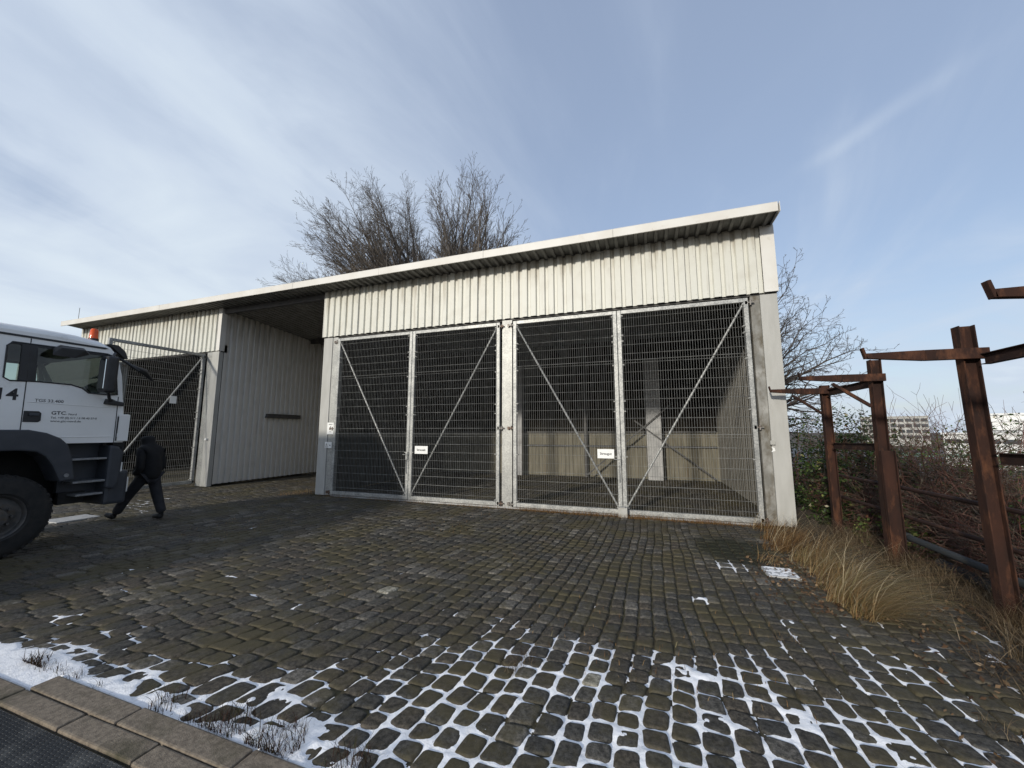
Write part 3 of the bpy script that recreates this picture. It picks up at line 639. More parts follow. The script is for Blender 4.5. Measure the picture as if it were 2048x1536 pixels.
# ------------------------------------------------------------------ gates
def gate(org, dirv, z0, z1, w, brace, latch=None, hinge_side=0):
    """one mesh leaf; org = hinge-plane origin, dirv = unit direction of the width, front normal = dir x up"""
    o = Vector(org); d = Vector(dirv); nrm = d.cross(Vector((0, 0, 1)))
    T = lambda p: o+d*p[0]+nrm*p[1]+Vector((0, 0, p[2]))
    h = z1-z0; t = .085
    m_ = MB(T)
    m_.box((0, -.05, z0), (t, .03, z1)); m_.box((w-t, -.05, z0), (w, .03, z1)); m_.box((t, -.048, z1-t), (w-t, .028, z1)); m_.box((t, -.048, z0), (w-t, .028, z0+.10))
    leaf = m_.build('mesh_gate', M['galv'], bld, bevel=.006, seg=1)
    a, b = (t*.8, w-t*.9)
    m_ = MB(T); top = (a, .0, z1-t-.02) if brace > 0 else (b, .0, z1-t-.02); bot = (b, .0, z0+.12) if brace > 0 else (a, .0, z0+.12)
    m_.tube([top, bot], .021, 8); m_.build('brace', M['galv'], leaf, smooth=True)
    wm = MB(T); n = int((w-2*t)/.05); xs = [t+.02+(w-2*t-.04)*i/n for i in range(n+1)]
    # three mats, one above the other, overlap at double bars
    ladd = random.uniform(0, .03)
    for x in xs: wm.tube([(x+random.uniform(-.002, .002), .030, z0+.10), (x+random.uniform(-.003, .003), .030+random.uniform(-.003, .003), (z0+z1)/2), (x, .030, z1-t-.01)], .0027, 4, cap=False)
    zz = z0+.20; k = 0
    while zz < z1-t-.05:
        jo = random.uniform(-.004, .004)
        for yy in (.024, .037): wm.tube([(t-.015, yy, zz+jo), (w*.5, yy+random.uniform(-.008, .006), zz+jo+random.uniform(-.008, .006)), (w-t+.015, yy, zz+jo+random.uniform(-.004, .004))], .0023, 4, cap=False)
        k += 1; zz += .20
        if k in (8, 16): 
            for yy in (.024, .037): wm.tube([(t-.015, yy, zz-.14), (w-t+.015, yy, zz-.14)], .0042, 4, cap=False)
    wm.build('wire_mesh', M['wire'], leaf, kind='stuff', recalc=False)
    cl = MB(T)
    for fz in (.03, .27, .49, .54, .72, .84, .87, .97):
        z = z0+h*fz
        for x in (t-.005, w-t-.035): cl.box((x, -.062, z-.012), (x+.04, -.02, z+.012))
    for fz in (.03, .27, .49, .54, .72, .84, .87, .97):
        z = z0+h*fz
        for x in (t-.005, w-t-.035): cl.box((x, .03, z-.011), (x+.045, .046, z+.011))
    cl.build('mesh_clips', M['wire'], leaf, kind='stuff')
    for z in (z0+.06, z0+h*.41, z1-.10):
        m_ = MB(T); xh = -.045 if hinge_side == 0 else w+.045
        m_.tube([(xh, .02, z-.05), (xh, .02, z+.05)], .018, 8); m_.box((xh-.06, .0, z-.012), (xh+.06, .035, z+.012)); m_.box((xh-.10, -.01, z-.035), (xh-.06, .03, z+.035))
        m_.build('hinge', M['rusty_galv'], leaf)
    if latch is not None:
        m_ = MB(T); m_.box((latch, .03, z0+1.0), (latch+.06, .055, z0+1.2)); m_.tube([(latch-.08, .065, z0+1.13), (latch+.07, .065, z0+1.13)], .009, 6); m_.tube([(latch+.03, .05, z0+.65), (latch+.03, .05, z0+1.02)], .008, 6)
        m_.build('latch', M['galv'], leaf)
    return leaf
g1 = gate((-8.33, FY-.02, 0), (1, 0, 0), .03, 4.42, 2.50, 1, latch=2.42, hinge_side=0)
g2 = gate((-5.82, FY-.02, 0), (1, 0, 0), .03, 4.42, 2.49, -1, hinge_side=1)
g3 = gate((-2.985, FY-.02, 0), (1, 0, 0), .03, 4.42, 2.43, 1, latch=2.36, hinge_side=0)
g4 = gate((-.545, FY-.02, 0), (1, 0, 0), .03, 4.42, 2.55, -1, hinge_side=1)
g5 = gate((-14.0, FY-2.50, 0), (0, 1, 0), .08, 4.34, 2.49, -1, hinge_side=1)
g6 = gate((-18.62, FY-.03, 0), (0, -1, 0), .08, 4.34, 2.49, 1, hinge_side=0)
m_ = MB(); m_.box((-.64, 8.46, -.02), (-.46, 8.58, .19)); m_.box((-.60, 8.44, .19), (-.50, 8.58, .20))
tag(m_.build('gate_stop', M['panel'], bevel=.012), 'pale block stop at the foot of the right pair of gates', 'gate stop')

# lettering helper
def text_mesh(name, body, size, mat_, parent, loc, rot, align='CENTER', extrude=.001, bold=0, sx=1):
    cu = bpy.data.curves.new('lettering', 'FONT'); cu.body = body; cu.size = size; cu.align_x = align; cu.align_y = 'CENTER'; cu.extrude = extrude; cu.offset = bold; cu.resolution_u = 3
    t = bpy.data.objects.new('tmp', cu); col.objects.link(t); bpy.context.view_layer.update()
    me = bpy.data.meshes.new_from_object(t.evaluated_get(bpy.context.evaluated_depsgraph_get())); bpy.data.objects.remove(t)
    me.transform(Matrix.Translation(Vector(loc)-rootloc(parent)) @ rot.to_matrix().to_4x4() @ Matrix.Diagonal((sx, 1, 1, 1)))
    me.materials.clear(); me.materials.append(mat_)
    o = bpy.data.objects.new(name, me); col.objects.link(o)
    if parent is not None: o.parent = parent
    return o
from mathutils import Euler
FR = Euler((R(90), 0, 0)); FRX = Euler((R(90), 0, R(90)))
def sign(name, x0, x1, z0, z1, y, label, lines, cat='sign'):
    e = empty(name, ((x0+x1)/2, y, z0), label, cat)
    m_ = MB(); m_.box((x0, y-.004, z0), (x1, y+.002, z1)); m_.build('plate', M['sign'], e, bevel=.0015, seg=1)
    for body, size, fx, fz, b in lines: text_mesh('lettering', body, size, M['text'], e, (x0+(x1-x0)*fx, y-.006, z0+(z1-z0)*fz), FR, bold=b)
    return e
sign('gate_sign', -5.61, -5.235, 1.19, 1.385, 8.54, 'white sign reading Streusalz on the second mesh gate from the left', [('Streusalz', .072, .5, .5, .0012)])
sign('gate_sign', -1.04, -.69, 1.18, 1.375, 8.54, 'white sign reading Streugut on the third mesh gate', [('Streugut', .072, .5, .5, .0012)])
sign('bay_number_sign', -8.56, -8.32, 1.67, 2.00, 8.615, 'white sheet with a bold number 1 on the left gate post', [('1', .14, .5, .52, .003), ('HALLE', .045, .5, .84, 0), ('Tor', .045, .5, .22, 0)])
e = empty('sticker', (-8.54, 8.62, 1.29), 'left of two small white stickers, with a warning triangle, under the number sheet', 'sticker')
m_ = MB(); m_.box((-8.615, 8.617, 1.29), (-8.495, 8.623, 1.46)); m_.build('plate', M['sign'], e)
m_ = MB(); 
for p, q in (((-8.595, 1.33), (-8.515, 1.33)), ((-8.515, 1.33), (-8.555, 1.42)), ((-8.555, 1.42), (-8.595, 1.33))): m_.beam((p[0], 8.615, p[1]), (q[0], 8.615, q[1]), .002, .009, up=(0, 1, 0)) if 0 else m_.tube([(p[0], 8.616, p[1]), (q[0], 8.616, q[1])], .004, 4)
m_.box((-8.558, 8.613, 1.352), (-8.552, 8.617, 1.395)); m_.box((-8.60, 8.613, 1.302), (-8.51, 8.617, 1.308)); m_.build('pictogram', M['greytext'], e)
e = empty('sticker', (-8.41, 8.62, 1.29), 'right of two small white stickers, with a dark dot, under the number sheet', 'sticker')
m_ = MB(); m_.box((-8.488, 8.615, 1.285), (-8.37, 8.622, 1.455)); m_.build('plate', M['sign'], e)
m_ = MB(); m_.tube([(-8.43, 8.612, 1.365), (-8.43, 8.616, 1.365)], .019, 12); m_.build('pictogram', M['greytext'], e)
m_ = MB(); m_.box((2.19, 8.58, 1.50), (2.27, 8.635, 1.58)); tag(m_.build('junction_box', M['panel'], bevel=.006), 'small pale square box on the right pier of the building', 'junction box')
m_ = MB(); m_.prism([(2.20, 1.36), (2.27, 1.38), (2.26, 1.44), (2.21, 1.46), (2.235, 1.41)], 1, 8.622, 8.63); tag(m_.build('paper_scrap', M['sign']), 'torn white paper scrap under the small box on the pier', 'paper scrap')
m_ = MB(); m_.box((-13.955, 7.72, 2.62), (-13.948, 7.90, 2.85)); tag(m_.build('notice', M['sign']), 'small white notice hanging on the open mesh gate beside the truck', 'notice')

# ------------------------------------------------------------------ truck
TX = -8.4; TW = 2.44
truck = empty('truck', (TX-TW/2, 2.77, 0), 'white tipper truck with orange beacon and black 14 on the cab', 'truck')
out = [(1.86, 1.57), (1.86, 3.02), (1.93, 3.18), (2.10, 3.26), (2.54, 3.275), (2.98, 3.28), (3.32, 3.27), (3.60, 3.235), (3.74, 3.17), (3.83, 3.02), (3.93, 2.68), (4.01, 2.29), (4.045, 2.05), (4.085, 1.9), (4.09, 1.57)]
def offs(c, k):          # pull roof and front inwards near the side
    r = []
    for y, z in out:
        t = max(0, min(1, (z-3.05)/.2)); u = max(0, min(1, (y-3.9)/.15)); w = max(0, min(1, (2.0-y)/.1))
        r.append((y-u*k*.6+w*k*.3, z-t*k))
    return r
win_hole = [(2.65, 2.50), (2.64, 2.95), (2.69, 3.01), (3.70, 3.025), (3.80, 2.99), (3.885, 2.36), (3.79, 2.35), (3.53, 2.36), (3.45, 2.43), (3.32, 2.47), (2.97, 2.475), (2.71, 2.46)]
def side_panel(xs, sg):
    bm = bmesh.new(); loops = []
    ol = offs(out, .10)
    for poly in (ol, win_hole):
        vs = [bm.verts.new((xs, y, z)) for y, z in poly]; loops += [bm.edges.new((vs[i], vs[(i+1) % len(vs)])) for i in range(len(vs))]
    bmesh.ops.triangle_fill(bm, use_beauty=True, edges=loops, normal=(sg, 0, 0))
    geo = bmesh.ops.extrude_face_region(bm, geom=bm.faces[:])
    for v in [g for g in geo['geom'] if isinstance(g, bmesh.types.BMVert)]: v.co.x -= sg*.035
    bmesh.ops.recalc_face_normals(bm, faces=bm.faces)
    me = bpy.data.meshes.new('cab_side'); off = rootloc(truck)
    for v in bm.verts: v.co -= off
    bm.to_mesh(me); bm.free(); me.materials.append(M['truckwhite']); o = bpy.data.objects.new('cab_side', me); col.objects.link(o); o.parent = truck
    return o
side_panel(TX, 1); side_panel(TX-TW, -1)
# shell strip round the silhouette; windscreen strip left open
m_ = MB()
stations = [(0, .10), (.02, .065), (.05, .03), (.10, .008), (.2, 0), (TW-.2, 0), (TW-.10, .008), (TW-.05, .03), (TW-.02, .065), (TW, .10)]
ringsq = [[(TX-dx, y, z) for y, z in offs(out, k)] for dx, k in stations]
n = len(out)
vs = [p for r in ringsq for p in r]; fs = []
for i in range(len(ringsq)-1):
    for j in range(n):
        jj = (j+1) % n
        if j in (9, 10) : continue
        fs.append((i*n+j, i*n+jj, (i+1)*n+jj, (i+1)*n+j))
m_.add(vs, fs); m_.build('cab_shell', M['truckwhite'], truck, smooth=True)
m_ = MB(); fs = []
for i in range(len(ringsq)-1):
    for j in (9, 10): fs.append((i*n+j, i*n+j+1, (i+1)*n+j+1, (i+1)*n+j))
m_ = MB(); m_.loft([[ringsq[i][j] for j in (9, 10, 11)] for i in range(len(ringsq))], close=False, cap=False); m_.build('windscreen', M['glass'], truck, recalc=False)
m_ = MB()
for xx in (TX, TX-TW): m_.box((xx-.05, 3.78, 2.25), (xx+.0, 3.79, 2.26))
def band(poly, x0, x1, name, mm, bevel=0, parent=truck, **k):
    b = MB(); b.prism(poly, 0, x0, x1); return b.build(name, mm, parent, bevel=bevel, **k)
# windows
for xx, sg in ((TX-.012, 1), (TX-TW+.012, -1)):
    fr_out = [(2.645, 2.49), (2.635, 2.96), (2.685, 3.018), (3.705, 3.033), (3.808, 2.996), (3.893, 2.352), (3.79, 2.342), (3.525, 2.352), (3.445, 2.422), (3.315, 2.462), (2.97, 2.467), (2.705, 2.452)]
    b = MB(); b.add([(xx, y, z) for y, z in win_hole], [tuple(range(len(win_hole)))]); b.build('side_window', M['glass'], truck, recalc=False)
    # black rubber surround
    b = MB(); pts = [(xx+sg*.014, y, z) for y, z in win_hole]; b.tube(pts+[pts[0], pts[1]], .011, 5); b.build('window_seal', M['black'], truck)
    band([(2.79, 2.46), (2.775, 3.015), (2.925, 3.017), (2.955, 2.475)], xx-sg*.02, xx+sg*.016, 'window_pillar', M['black'])
    band([(2.66, 2.985), (2.68, 3.018), (3.71, 3.03), (3.80, 2.99), (3.80, 2.955), (3.70, 2.985), (3.0, 2.975)], xx-sg*.01, xx+sg*.0155, 'window_band', M['black'])
    band([(2.05, 3.095), (3.66, 3.095), (3.70, 3.112), (3.66, 3.125), (2.05, 3.125)], TX-TW-.008 if sg < 0 else TX-.03, TX-TW+.03 if sg < 0 else TX+.008, 'roof_trim', M['black'])
# interior
m_ = MB(); m_.box((TX-.75, 2.35, 1.6), (TX-.25, 2.95, 2.35)); m_.prism([(2.35, 2.2), (2.5, 2.2), (2.42, 3.0), (2.25, 3.0)], 0, TX-.72, TX-.28); m_.build('seat', M['black'], truck, bevel=.05)
m_ = MB(); m_.box((TX-2.15, 2.35, 1.6), (TX-1.65, 2.95, 2.35)); m_.prism([(2.35, 2.2), (2.5, 2.2), (2.42, 3.0), (2.25, 3.0)], 0, TX-2.12, TX-1.68); m_.build('seat', M['black'], truck, bevel=.05)
m_ = MB(); m_.prism([(3.6, 1.6), (3.98, 1.6), (3.98, 2.28), (3.85, 2.42), (3.6, 2.30)], 0, TX-TW+.06, TX-.06); m_.build('dashboard', M['anthracite'], truck, bevel=.03)
m_ = MB(); m_.box((TX-TW+.05, 1.9, 1.575), (TX-.05, 4.0, 1.63)); m_.build('cab_floor', M['chassis'], truck)
m_ = MB(); m_.box((TX-TW+.06, 1.9, 2.0), (TX-.06, 1.93, 3.1)); m_.build('cab_rear_panel', M['anthracite'], truck)
m_ = MB(); m_.tube([(TX-1.9+.19*math.cos(a), 3.52+.08*math.sin(a), 2.33+.17*math.sin(a)) for a in np.linspace(0, 2*math.pi, 17)], .014, 6); m_.build('steering_wheel', M['black'], truck)
# door seams
for pts in ([(2.85, 3.09), (2.865, 2.49), (2.88, 1.60)], [(3.905, 2.33), (3.915, 1.57)]):
    m_ = MB(); m_.tube([(TX+.0005, y, z) for y, z in pts], .006, 4); m_.build('door_seam', M['black'], truck)
m_ = MB(); m_.tube([(TX+.001, 2.90, 2.175), (TX+.001, 3.55, 2.150), (TX+.001, 3.90, 2.148)], .005, 6); m_.tube([(TX+.001, 2.90, 1.665), (TX+.001, 3.9, 1.668)], .007, 6); m_.build('door_crease', M['truckwhite'], truck, smooth=True)
m_ = MB(); m_.prism([(2.885, 1.885), (3.035, 1.885), (3.06, 1.91), (3.055, 2.02), (3.03, 2.045), (2.885, 2.045)], 0, TX-.01, TX+.010); h_ = m_.build('door_handle', M['black'], truck, bevel=.006)
m_ = MB(); m_.box((TX+.012, 2.93, 1.975), (TX+.035, 3.03, 2.015)); m_.build('grip', M['anthracite'], h_, bevel=.006)
m_ = MB(); m_.prism([(3.935, 1.59), (4.085, 1.59), (4.085, 2.03), (4.055, 2.04), (3.935, 2.035)], 0, TX-.2, TX+.028); m_.build('air_deflector', M['truckwhite'], truck, bevel=.018)
m_ = MB(); m_.box((TX+.01, 3.93, 1.66), (TX+.036, 3.955, 1.72)); m_.build('marker_lamp', M['sign'], truck)
m_ = MB(); m_.box((TX+.012, 3.925, 1.60), (TX+.032, 3.934, 2.0)); m_.build('hinge_strip', M['black'], truck)
# front face
m_ = MB(); m_.box((TX-TW+.1, 4.075, 1.15), (TX-.1, 4.12, 2.0)); m_.build('grille', M['black'], truck, bevel=.02)
m_ = MB(); m_.box((TX-TW+.02, 3.9, .55), (TX-.06, 4.2, 1.1)); m_.build('front_bumper', M['anthracite'], truck, bevel=.05)
for s_ in (-1, 1):
    m_ = MB(); cx_ = TX-TW/2+s_*(TW/2-.25); m_.box((cx_-.17, 4.05, .72), (cx_+.17, 4.22, .98)); m_.build('headlight', M['sign'], truck, bevel=.03)
# sun visor over the windscreen
m_ = MB(); m_.loft([[(xx, 3.71, 3.20), (xx, 3.83, 3.20), (xx, 3.93, 3.11), (xx, 3.975, 2.99), (xx, 3.945, 2.98), (xx, 3.86, 3.06), (xx, 3.76, 3.15)] for xx in (TX-TW+.02, TX-TW+.1, TX-.1, TX-.01)]); m_.build('sun_visor', M['black'], truck, smooth=True)
# mirrors
m_ = MB(); m_.box((TX+.09, 3.575, 2.37), (TX+.30, 3.735, 2.96)); mi = m_.build('main_mirror', M['black'], truck, bevel=.045, seg=3)
m_ = MB(); m_.box((TX+.115, 3.568, 2.43), (TX+.275, 3.577, 2.90)); m_.build('mirror_glass', M['mirror'], mi)
m_ = MB(); m_.tube([(TX-.02, 3.84, 3.02), (TX+.12, 3.74, 3.03), (TX+.2, 3.68, 2.95)], .022, 8); m_.build('mirror_arm', M['black'], truck, smooth=True); m_ = MB(); m_.tube([(TX-.02, 3.87, 2.25), (TX+.12, 3.74, 2.27), (TX+.2, 3.68, 2.38)], .022, 8); m_.build('mirror_arm', M['black'], truck, smooth=True)
m_ = MB(); m_.loft([[(TX-.01, 3.72+.03*k, 2.20), (TX-.01, 3.99, 2.17), (TX-.01, 4.0, 2.24), (TX-.01, 3.74, 2.29)] if k == 0 else [(TX+.06, 3.74, 2.19), (TX+.06, 3.96, 2.18), (TX+.06, 3.97, 2.235), (TX+.06, 3.76, 2.275)] for k in (0, 1)]); m_.build('mirror_foot', M['black'], truck, bevel=.012)
m_ = MB(); m_.loft([[(TX+.02, 3.06, 2.99), (TX+.02, 3.14, 3.06), (TX+.02, 3.40, 3.06), (TX+.02, 3.48, 2.99)], [(TX+.16, 3.02, 2.90), (TX+.18, 3.10, 3.0), (TX+.18, 3.36, 3.01), (TX+.16, 3.42, 2.95)], [(TX+.16, 3.02, 2.87), (TX+.17, 3.10, 2.86), (TX+.17, 3.26, 2.86), (TX+.16, 3.40, 2.93)]]); m_.build('kerb_mirror', M['black'], truck, bevel=.012)
m_ = MB(); m_.tube([(TX-.12, 3.80, 3.06), (TX+.02, 3.95, 2.92), (TX+.04, 4.12, 2.80)], .022, 8); m_.tube([(TX+.02, 4.02, 2.87), (TX+.0, 4.22, 2.80), (TX-.02, 4.36, 2.66)], [.03, .055, .02], 8); m_.build('front_mirror', M['black'], truck, smooth=True)
# beacon
m_ = MB(); m_.tube([(TX-.28, 3.62, 3.22), (TX-.28, 3.62, 3.29)], .062, 16); bc = m_.build('beacon_base', M['black'], truck, smooth=True)
m_ = MB(); m_.tube([(TX-.28, 3.62, 3.29), (TX-.28, 3.62, 3.43), (TX-.28, 3.62, 3.455)], [.056, .050, .036], 18); m_.build('beacon_lens', M['amber'], bc, smooth=True)
# wheel arch, steps, bumper corner
ar_o = [(2.05, 1.05), (2.07, 1.37), (2.14, 1.55), (2.25, 1.66), (2.42, 1.74), (2.60, 1.775), (2.95, 1.775), (3.13, 1.73), (3.28, 1.65), (3.37, 1.55), (3.43, 1.37), (3.49, 1.02)]
ar_i = [(3.33, 1.00), (3.28, 1.13), (3.23, 1.25), (3.15, 1.38), (3.05, 1.455), (2.90, 1.48), (2.60, 1.48), (2.42, 1.42), (2.30, 1.28), (2.22, 1.05)]
band(ar_o+ar_i, TX-.36, TX+.045, 'wheel_arch', M['anthracite'], bevel=.02)
m_ = MB(); m_.tube([(TX+.03, 3.39, 1.09), (TX+.055, 3.39, 1.09)], .028, 12); m_.build('arch_reflector', M['alu'], truck)
m_ = MB(); m_.box((TX-.40, 3.40, .98), (TX-.30, 3.92, 1.56)); m_.box((TX-.40, 3.45, .70), (TX-.32, 3.9, .98)); m_.build('step_housing', M['anthracite'], truck)
for (y0, y1, z) in ((3.45, 3.86, 1.32), (3.49, 3.87, .965), (3.54, 3.86, .765)):
    m_ = MB(); m_.box((TX-.30, y0, z-.02), (TX+.0, y1, z+.012)); m_.build('step', M['alu'], truck, bevel=.006)
band([(3.87, .84), (3.99, .80), (4.04, .90), (4.06, 1.40), (4.0, 1.50), (3.87, 1.53)], TX-.30, TX+.02, 'bumper_corner', M['anthracite'], bevel=.035)
m_ = MB(); m_.box((TX-.1, 4.02, 1.08), (TX-.0, 4.075, 1.24)); m_.build('corner_lamp', M['sign'], truck, bevel=.02)
m_ = MB(); m_.box((TX-.2, 3.92, 1.49), (TX-.01, 4.06, 1.58)); m_.build('corner_trim', M['chassis'], truck)
# chassis, axle; unseen tipper body, size guessed to shade the left gate post
m_ = MB()
for s_ in (-.42, .42): m_.box((TX-TW/2+s_-.04, -4.2, .78), (TX-TW/2+s_+.04, 4.0, 1.06))
m_.box((TX-TW+.3, 1.7, .7), (TX-.5, 1.95, 1.0)); m_.box((TX-TW/2-.5, 2.2, .6), (TX-TW/2+.5, 3.9, 1.5)); m_.box((TX-TW+.4, 2.7, .45), (TX-.4, 2.84, .62)); m_.box((TX-.6, 3.45, .62), (TX-.25, 3.75, .80)); m_.build('chassis', M['chassis'], truck)
m_ = MB(); m_.box((TX-TW-.02, -4.3, 1.35), (TX+.02, 1.55, 2.75)); m_.box((TX-TW-.05, 1.52, 1.3), (TX+.05, 1.6, 3.1))
for k in range(7): m_.box((TX+.02, -4.2+k*.9, 1.35), (TX+.07, -4.08+k*.9, 2.75))
m_.build('unseen_tipper_body', M['anthracite'], truck, bevel=.01)
def wheel(x, y, r, sg):
    prof = [(.0, .30), (.03, .33), (.015, .40), (.02, r-.10), (.0, r-.05), (-.03, r-.015), (-.06, r)]
    w = .33
    pr = prof+[(-w+.06, r), (-w+.03, r-.015), (-w, r-.05), (-w+.02, r-.1), (-w+.01, .40), (-w, .30)]
    nseg = 48; m_ = MB(); m_.loft([[(x+sg*a, y+b*math.cos(t), r+b*math.sin(t)) for a, b in pr] for t in np.linspace(0, 2*math.pi, nseg+1)], close=False, cap=False)
    ty = m_.build('tyre', M['tyre'], truck, smooth=True)
    for k in range(40):       # shoulder lugs
        t = 2*math.pi*k/40; mm = MB()
    mm = MB()
    for k in range(40):
        t = 2*math.pi*k/40; c, s = math.cos(t), math.sin(t)
        T = lambda p: (x+sg*p[0], y+c*p[1]-s*p[2], r+s*p[1]+c*p[2])
        for a0, a1, sh in ((-.13, -.012, 0), (-w+.012, -w+.13, .03)):
            q = [T((a0, r-.045, -.030+sh)), T((a1, r-.045, -.030+sh)), T((a1, r-.045, .018+sh)), T((a0, r-.045, .018+sh)), T((a0, r+.010, -.026+sh)), T((a1, r-.008, -.026+sh)), T((a1, r-.008, .014+sh)), T((a0, r+.010, .014+sh))]
            mm.add(q, [(0,3,2,1),(4,5,6,7),(0,1,5,4),(1,2,6,5),(2,3,7,6),(3,0,4,7)])
    lg = mm.build('tread', M['tyre'], ty)
    rp = [(.0, .31), (.012, .30), (.0, .285), (-.05, .27), (-.055, .235), (-.03, .19), (-.03, .14), (.03, .12), (.03, .06), (.035, .0)]
    m_ = MB(); m_.loft([[(x+sg*a, y+b*math.cos(t), r+b*math.sin(t)) for a, b in rp] for t in np.linspace(0, 2*math.pi, 33)], close=False, cap=False); ri = m_.build('rim', M['rim'], truck, smooth=True)
    m_ = MB()
    for k in range(10):
        t = 2*math.pi*k/10; p = (y+.165*math.cos(t), r+.165*math.sin(t)); m_.tube([(x-sg*.03, *p), (x+sg*.012, *p)], .017, 6)
    m_.build('wheel_nuts', M['rim'], ri)
wheel(TX-.03, 2.77, .575, 1); wheel(TX-TW+.03, 2.77, .575, -1)
for y in (-1.1, -2.5): wheel(TX-.03, y, .53, 1); wheel(TX-TW+.03, y, .53, -1)
# lettering on the door
text_mesh('lettering', '14', .225, M['text'], truck, (TX+.002, 2.70, 2.262), FRX, align='CENTER', bold=.005, extrude=.001)
text_mesh('lettering', 'TGS 33.400', .062, M['greytext'], truck, (TX+.002, 3.12, 2.20), FRX, bold=.0006)
text_mesh('lettering', 'GTC', .072, M['text'], truck, (TX+.002, 3.155, 2.025), FRX, align='LEFT', bold=.001, sx=1.05)
text_mesh('lettering', '- Nord', .042, M['text'], truck, (TX+.002, 3.312, 2.012), FRX, align='LEFT')
text_mesh('lettering', 'Tel. +49 (0) 511 / 6 08 40 57-0', .043, M['text'], truck, (TX+.002, 3.155, 1.955), FRX, align='LEFT', sx=.95)
text_mesh('lettering', 'www.gtc-nord.de', .043, M['text'], truck, (TX+.002, 3.155, 1.905), FRX, align='LEFT', sx=1.1)

# ------------------------------------------------------------------ walking person
def skin_mesh(name, nodes, edges, mat_, parent=None, root=0, sub=2):
    me = bpy.data.meshes.new(name); off = rootloc(parent)
    me.from_pydata([tuple(Vector(p)-off) for p, r in nodes], edges, []); o = bpy.data.objects.new(name, me); col.objects.link(o)
    sk = o.modifiers.new('skin', 'SKIN'); su = o.modifiers.new('sub', 'SUBSURF'); su.levels = sub; su.render_levels = sub
    for i, (p, r) in enumerate(nodes): me.skin_vertices[0].data[i].radius = (r if isinstance(r, tuple) else (r, r)); me.skin_vertices[0].data[i].use_root = (i == root)
    bpy.context.view_layer.update()
    em = bpy.data.meshes.new_from_object(o.evaluated_get(bpy.context.evaluated_depsgraph_get())); bpy.data.objects.remove(o)
    em.materials.clear(); em.materials.append(mat_); em.polygons.foreach_set('use_smooth', [True]*len(em.polygons)); em.name = name
    o = bpy.data.objects.new(name, em); col.objects.link(o)
    if parent is not None: o.parent = parent
    return o
PX_, PY_ = -9.62, 5.10      # stands here; walks towards -x
pers = empty('person', (PX_, PY_, 0), 'person in black hooded jacket and dark trousers walking past the truck', 'person')
def pp(f, s, z): # f forward (towards -x, slightly +y), s to the walker's right
    d = Vector((-.96, -.28, 0)).normalized(); r_ = Vector((d.y, -d.x, 0)); v = Vector((PX_, PY_, 0))+d*f+r_*s; return (v.x, v.y, z)
H = [pp(.0, 0, .90), pp(.01, 0, 1.08), pp(.03, 0, 1.25), pp(.05, 0, 1.38), pp(.08, 0, 1.46), pp(.11, 0, 1.55), pp(.12, 0, 1.63)]
legF = [pp(.03, -.09, .85), pp(.26, -.10, .50), pp(.50, -.11, .15), pp(.51, -.11, .08), pp(.62, -.12, .10)]
legB = [pp(-.03, .09, .85), pp(-.10, .10, .48), pp(-.26, .10, .12), pp(-.25, .10, .06), pp(-.13, .10, .035)]
arms = [[pp(.05, s*.19, 1.35), pp(-.04, s*.27, 1.10), pp(.12, s*.22, .93), pp(.18, s*.17, .90)] for s in (-1, 1)]
arms = [[pp(.04, q*.17, 1.33), pp(.0, q*.23, 1.10), pp(.10, q*.20, .93), pp(.15, q*.17, .90)] for q in (-1, 1)]
nodes = [(H[0], (.13, .10)), (H[1], (.12, .09)), (H[2], (.14, .10)), (H[3], (.12, .09)), (H[4], .055), (H[5], .095), (H[6], .09)]
edges = [(i, i+1) for i in range(6)]
def chain(pts, rad, start):
    p = start
    for q, r in zip(pts, rad): nodes.append((q, r)); edges.append((p, len(nodes)-1)); p = len(nodes)-1
chain(legF, (.085, .06, .045, .04, .035), 0); chain(legB, (.085, .06, .045, .04, .035), 0)
for a in arms: chain(a, (.055, .045, .035, .035), 3)
skin_mesh('body', nodes, edges, M['jacket'], pers)
nodes = [(H[0], (.165, .14)), (pp(.03, -.08, .84), .12), (pp(.15, -.10, .66), .105), (pp(.27, -.10, .50), .098), (pp(.39, -.11, .30), .088), (pp(.49, -.11, .12), .082),
         (pp(-.03, .08, .84), .12), (pp(-.06, .10, .66), .105), (pp(-.12, .10, .48), .098), (pp(-.20, .10, .28), .088), (pp(-.27, .10, .11), .082)]
skin_mesh('trousers', nodes, [(0, 1), (1, 2), (2, 3), (3, 4), (4, 5), (0, 6), (6, 7), (7, 8), (8, 9), (9, 10)], M['trousers'], pers)
for k, (a, b, c) in enumerate(((pp(.48, -.11, .075), pp(.58, -.115, .085), pp(.69, -.12, .12)), (pp(-.29, .10, .065), pp(-.20, .10, .052), pp(-.09, .10, .045)))):
    skin_mesh('shoe', [(a, (.07, .075)), (b, (.062, .055)), (c, (.052, .04))], [(0, 1), (1, 2)], M['shoe'], pers)
nodes = [(pp(-.02, 0, .74), (.19, .21)), (pp(-.01, 0, .92), (.19, .21)), (pp(.0, 0, 1.10), (.185, .22)), (pp(.02, 0, 1.26), (.18, .20)), (pp(.04, 0, 1.38), (.15, .17)), (pp(.07, 0, 1.47), (.105, .11)), (pp(.10, 0, 1.58), (.135, .125)), (pp(.11, 0, 1.67), (.105, .10))]
edges = [(i, i+1) for i in range(7)]
for s in (-1, 1): chain([pp(.03, s*.17, 1.37), pp(-.03, s*.225, 1.18), pp(-.05, s*.235, 1.02), pp(.08, s*.20, .90)], (.085, .072, .066, .062), 4)
skin_mesh('jacket', nodes, edges, M['jacket'], pers)

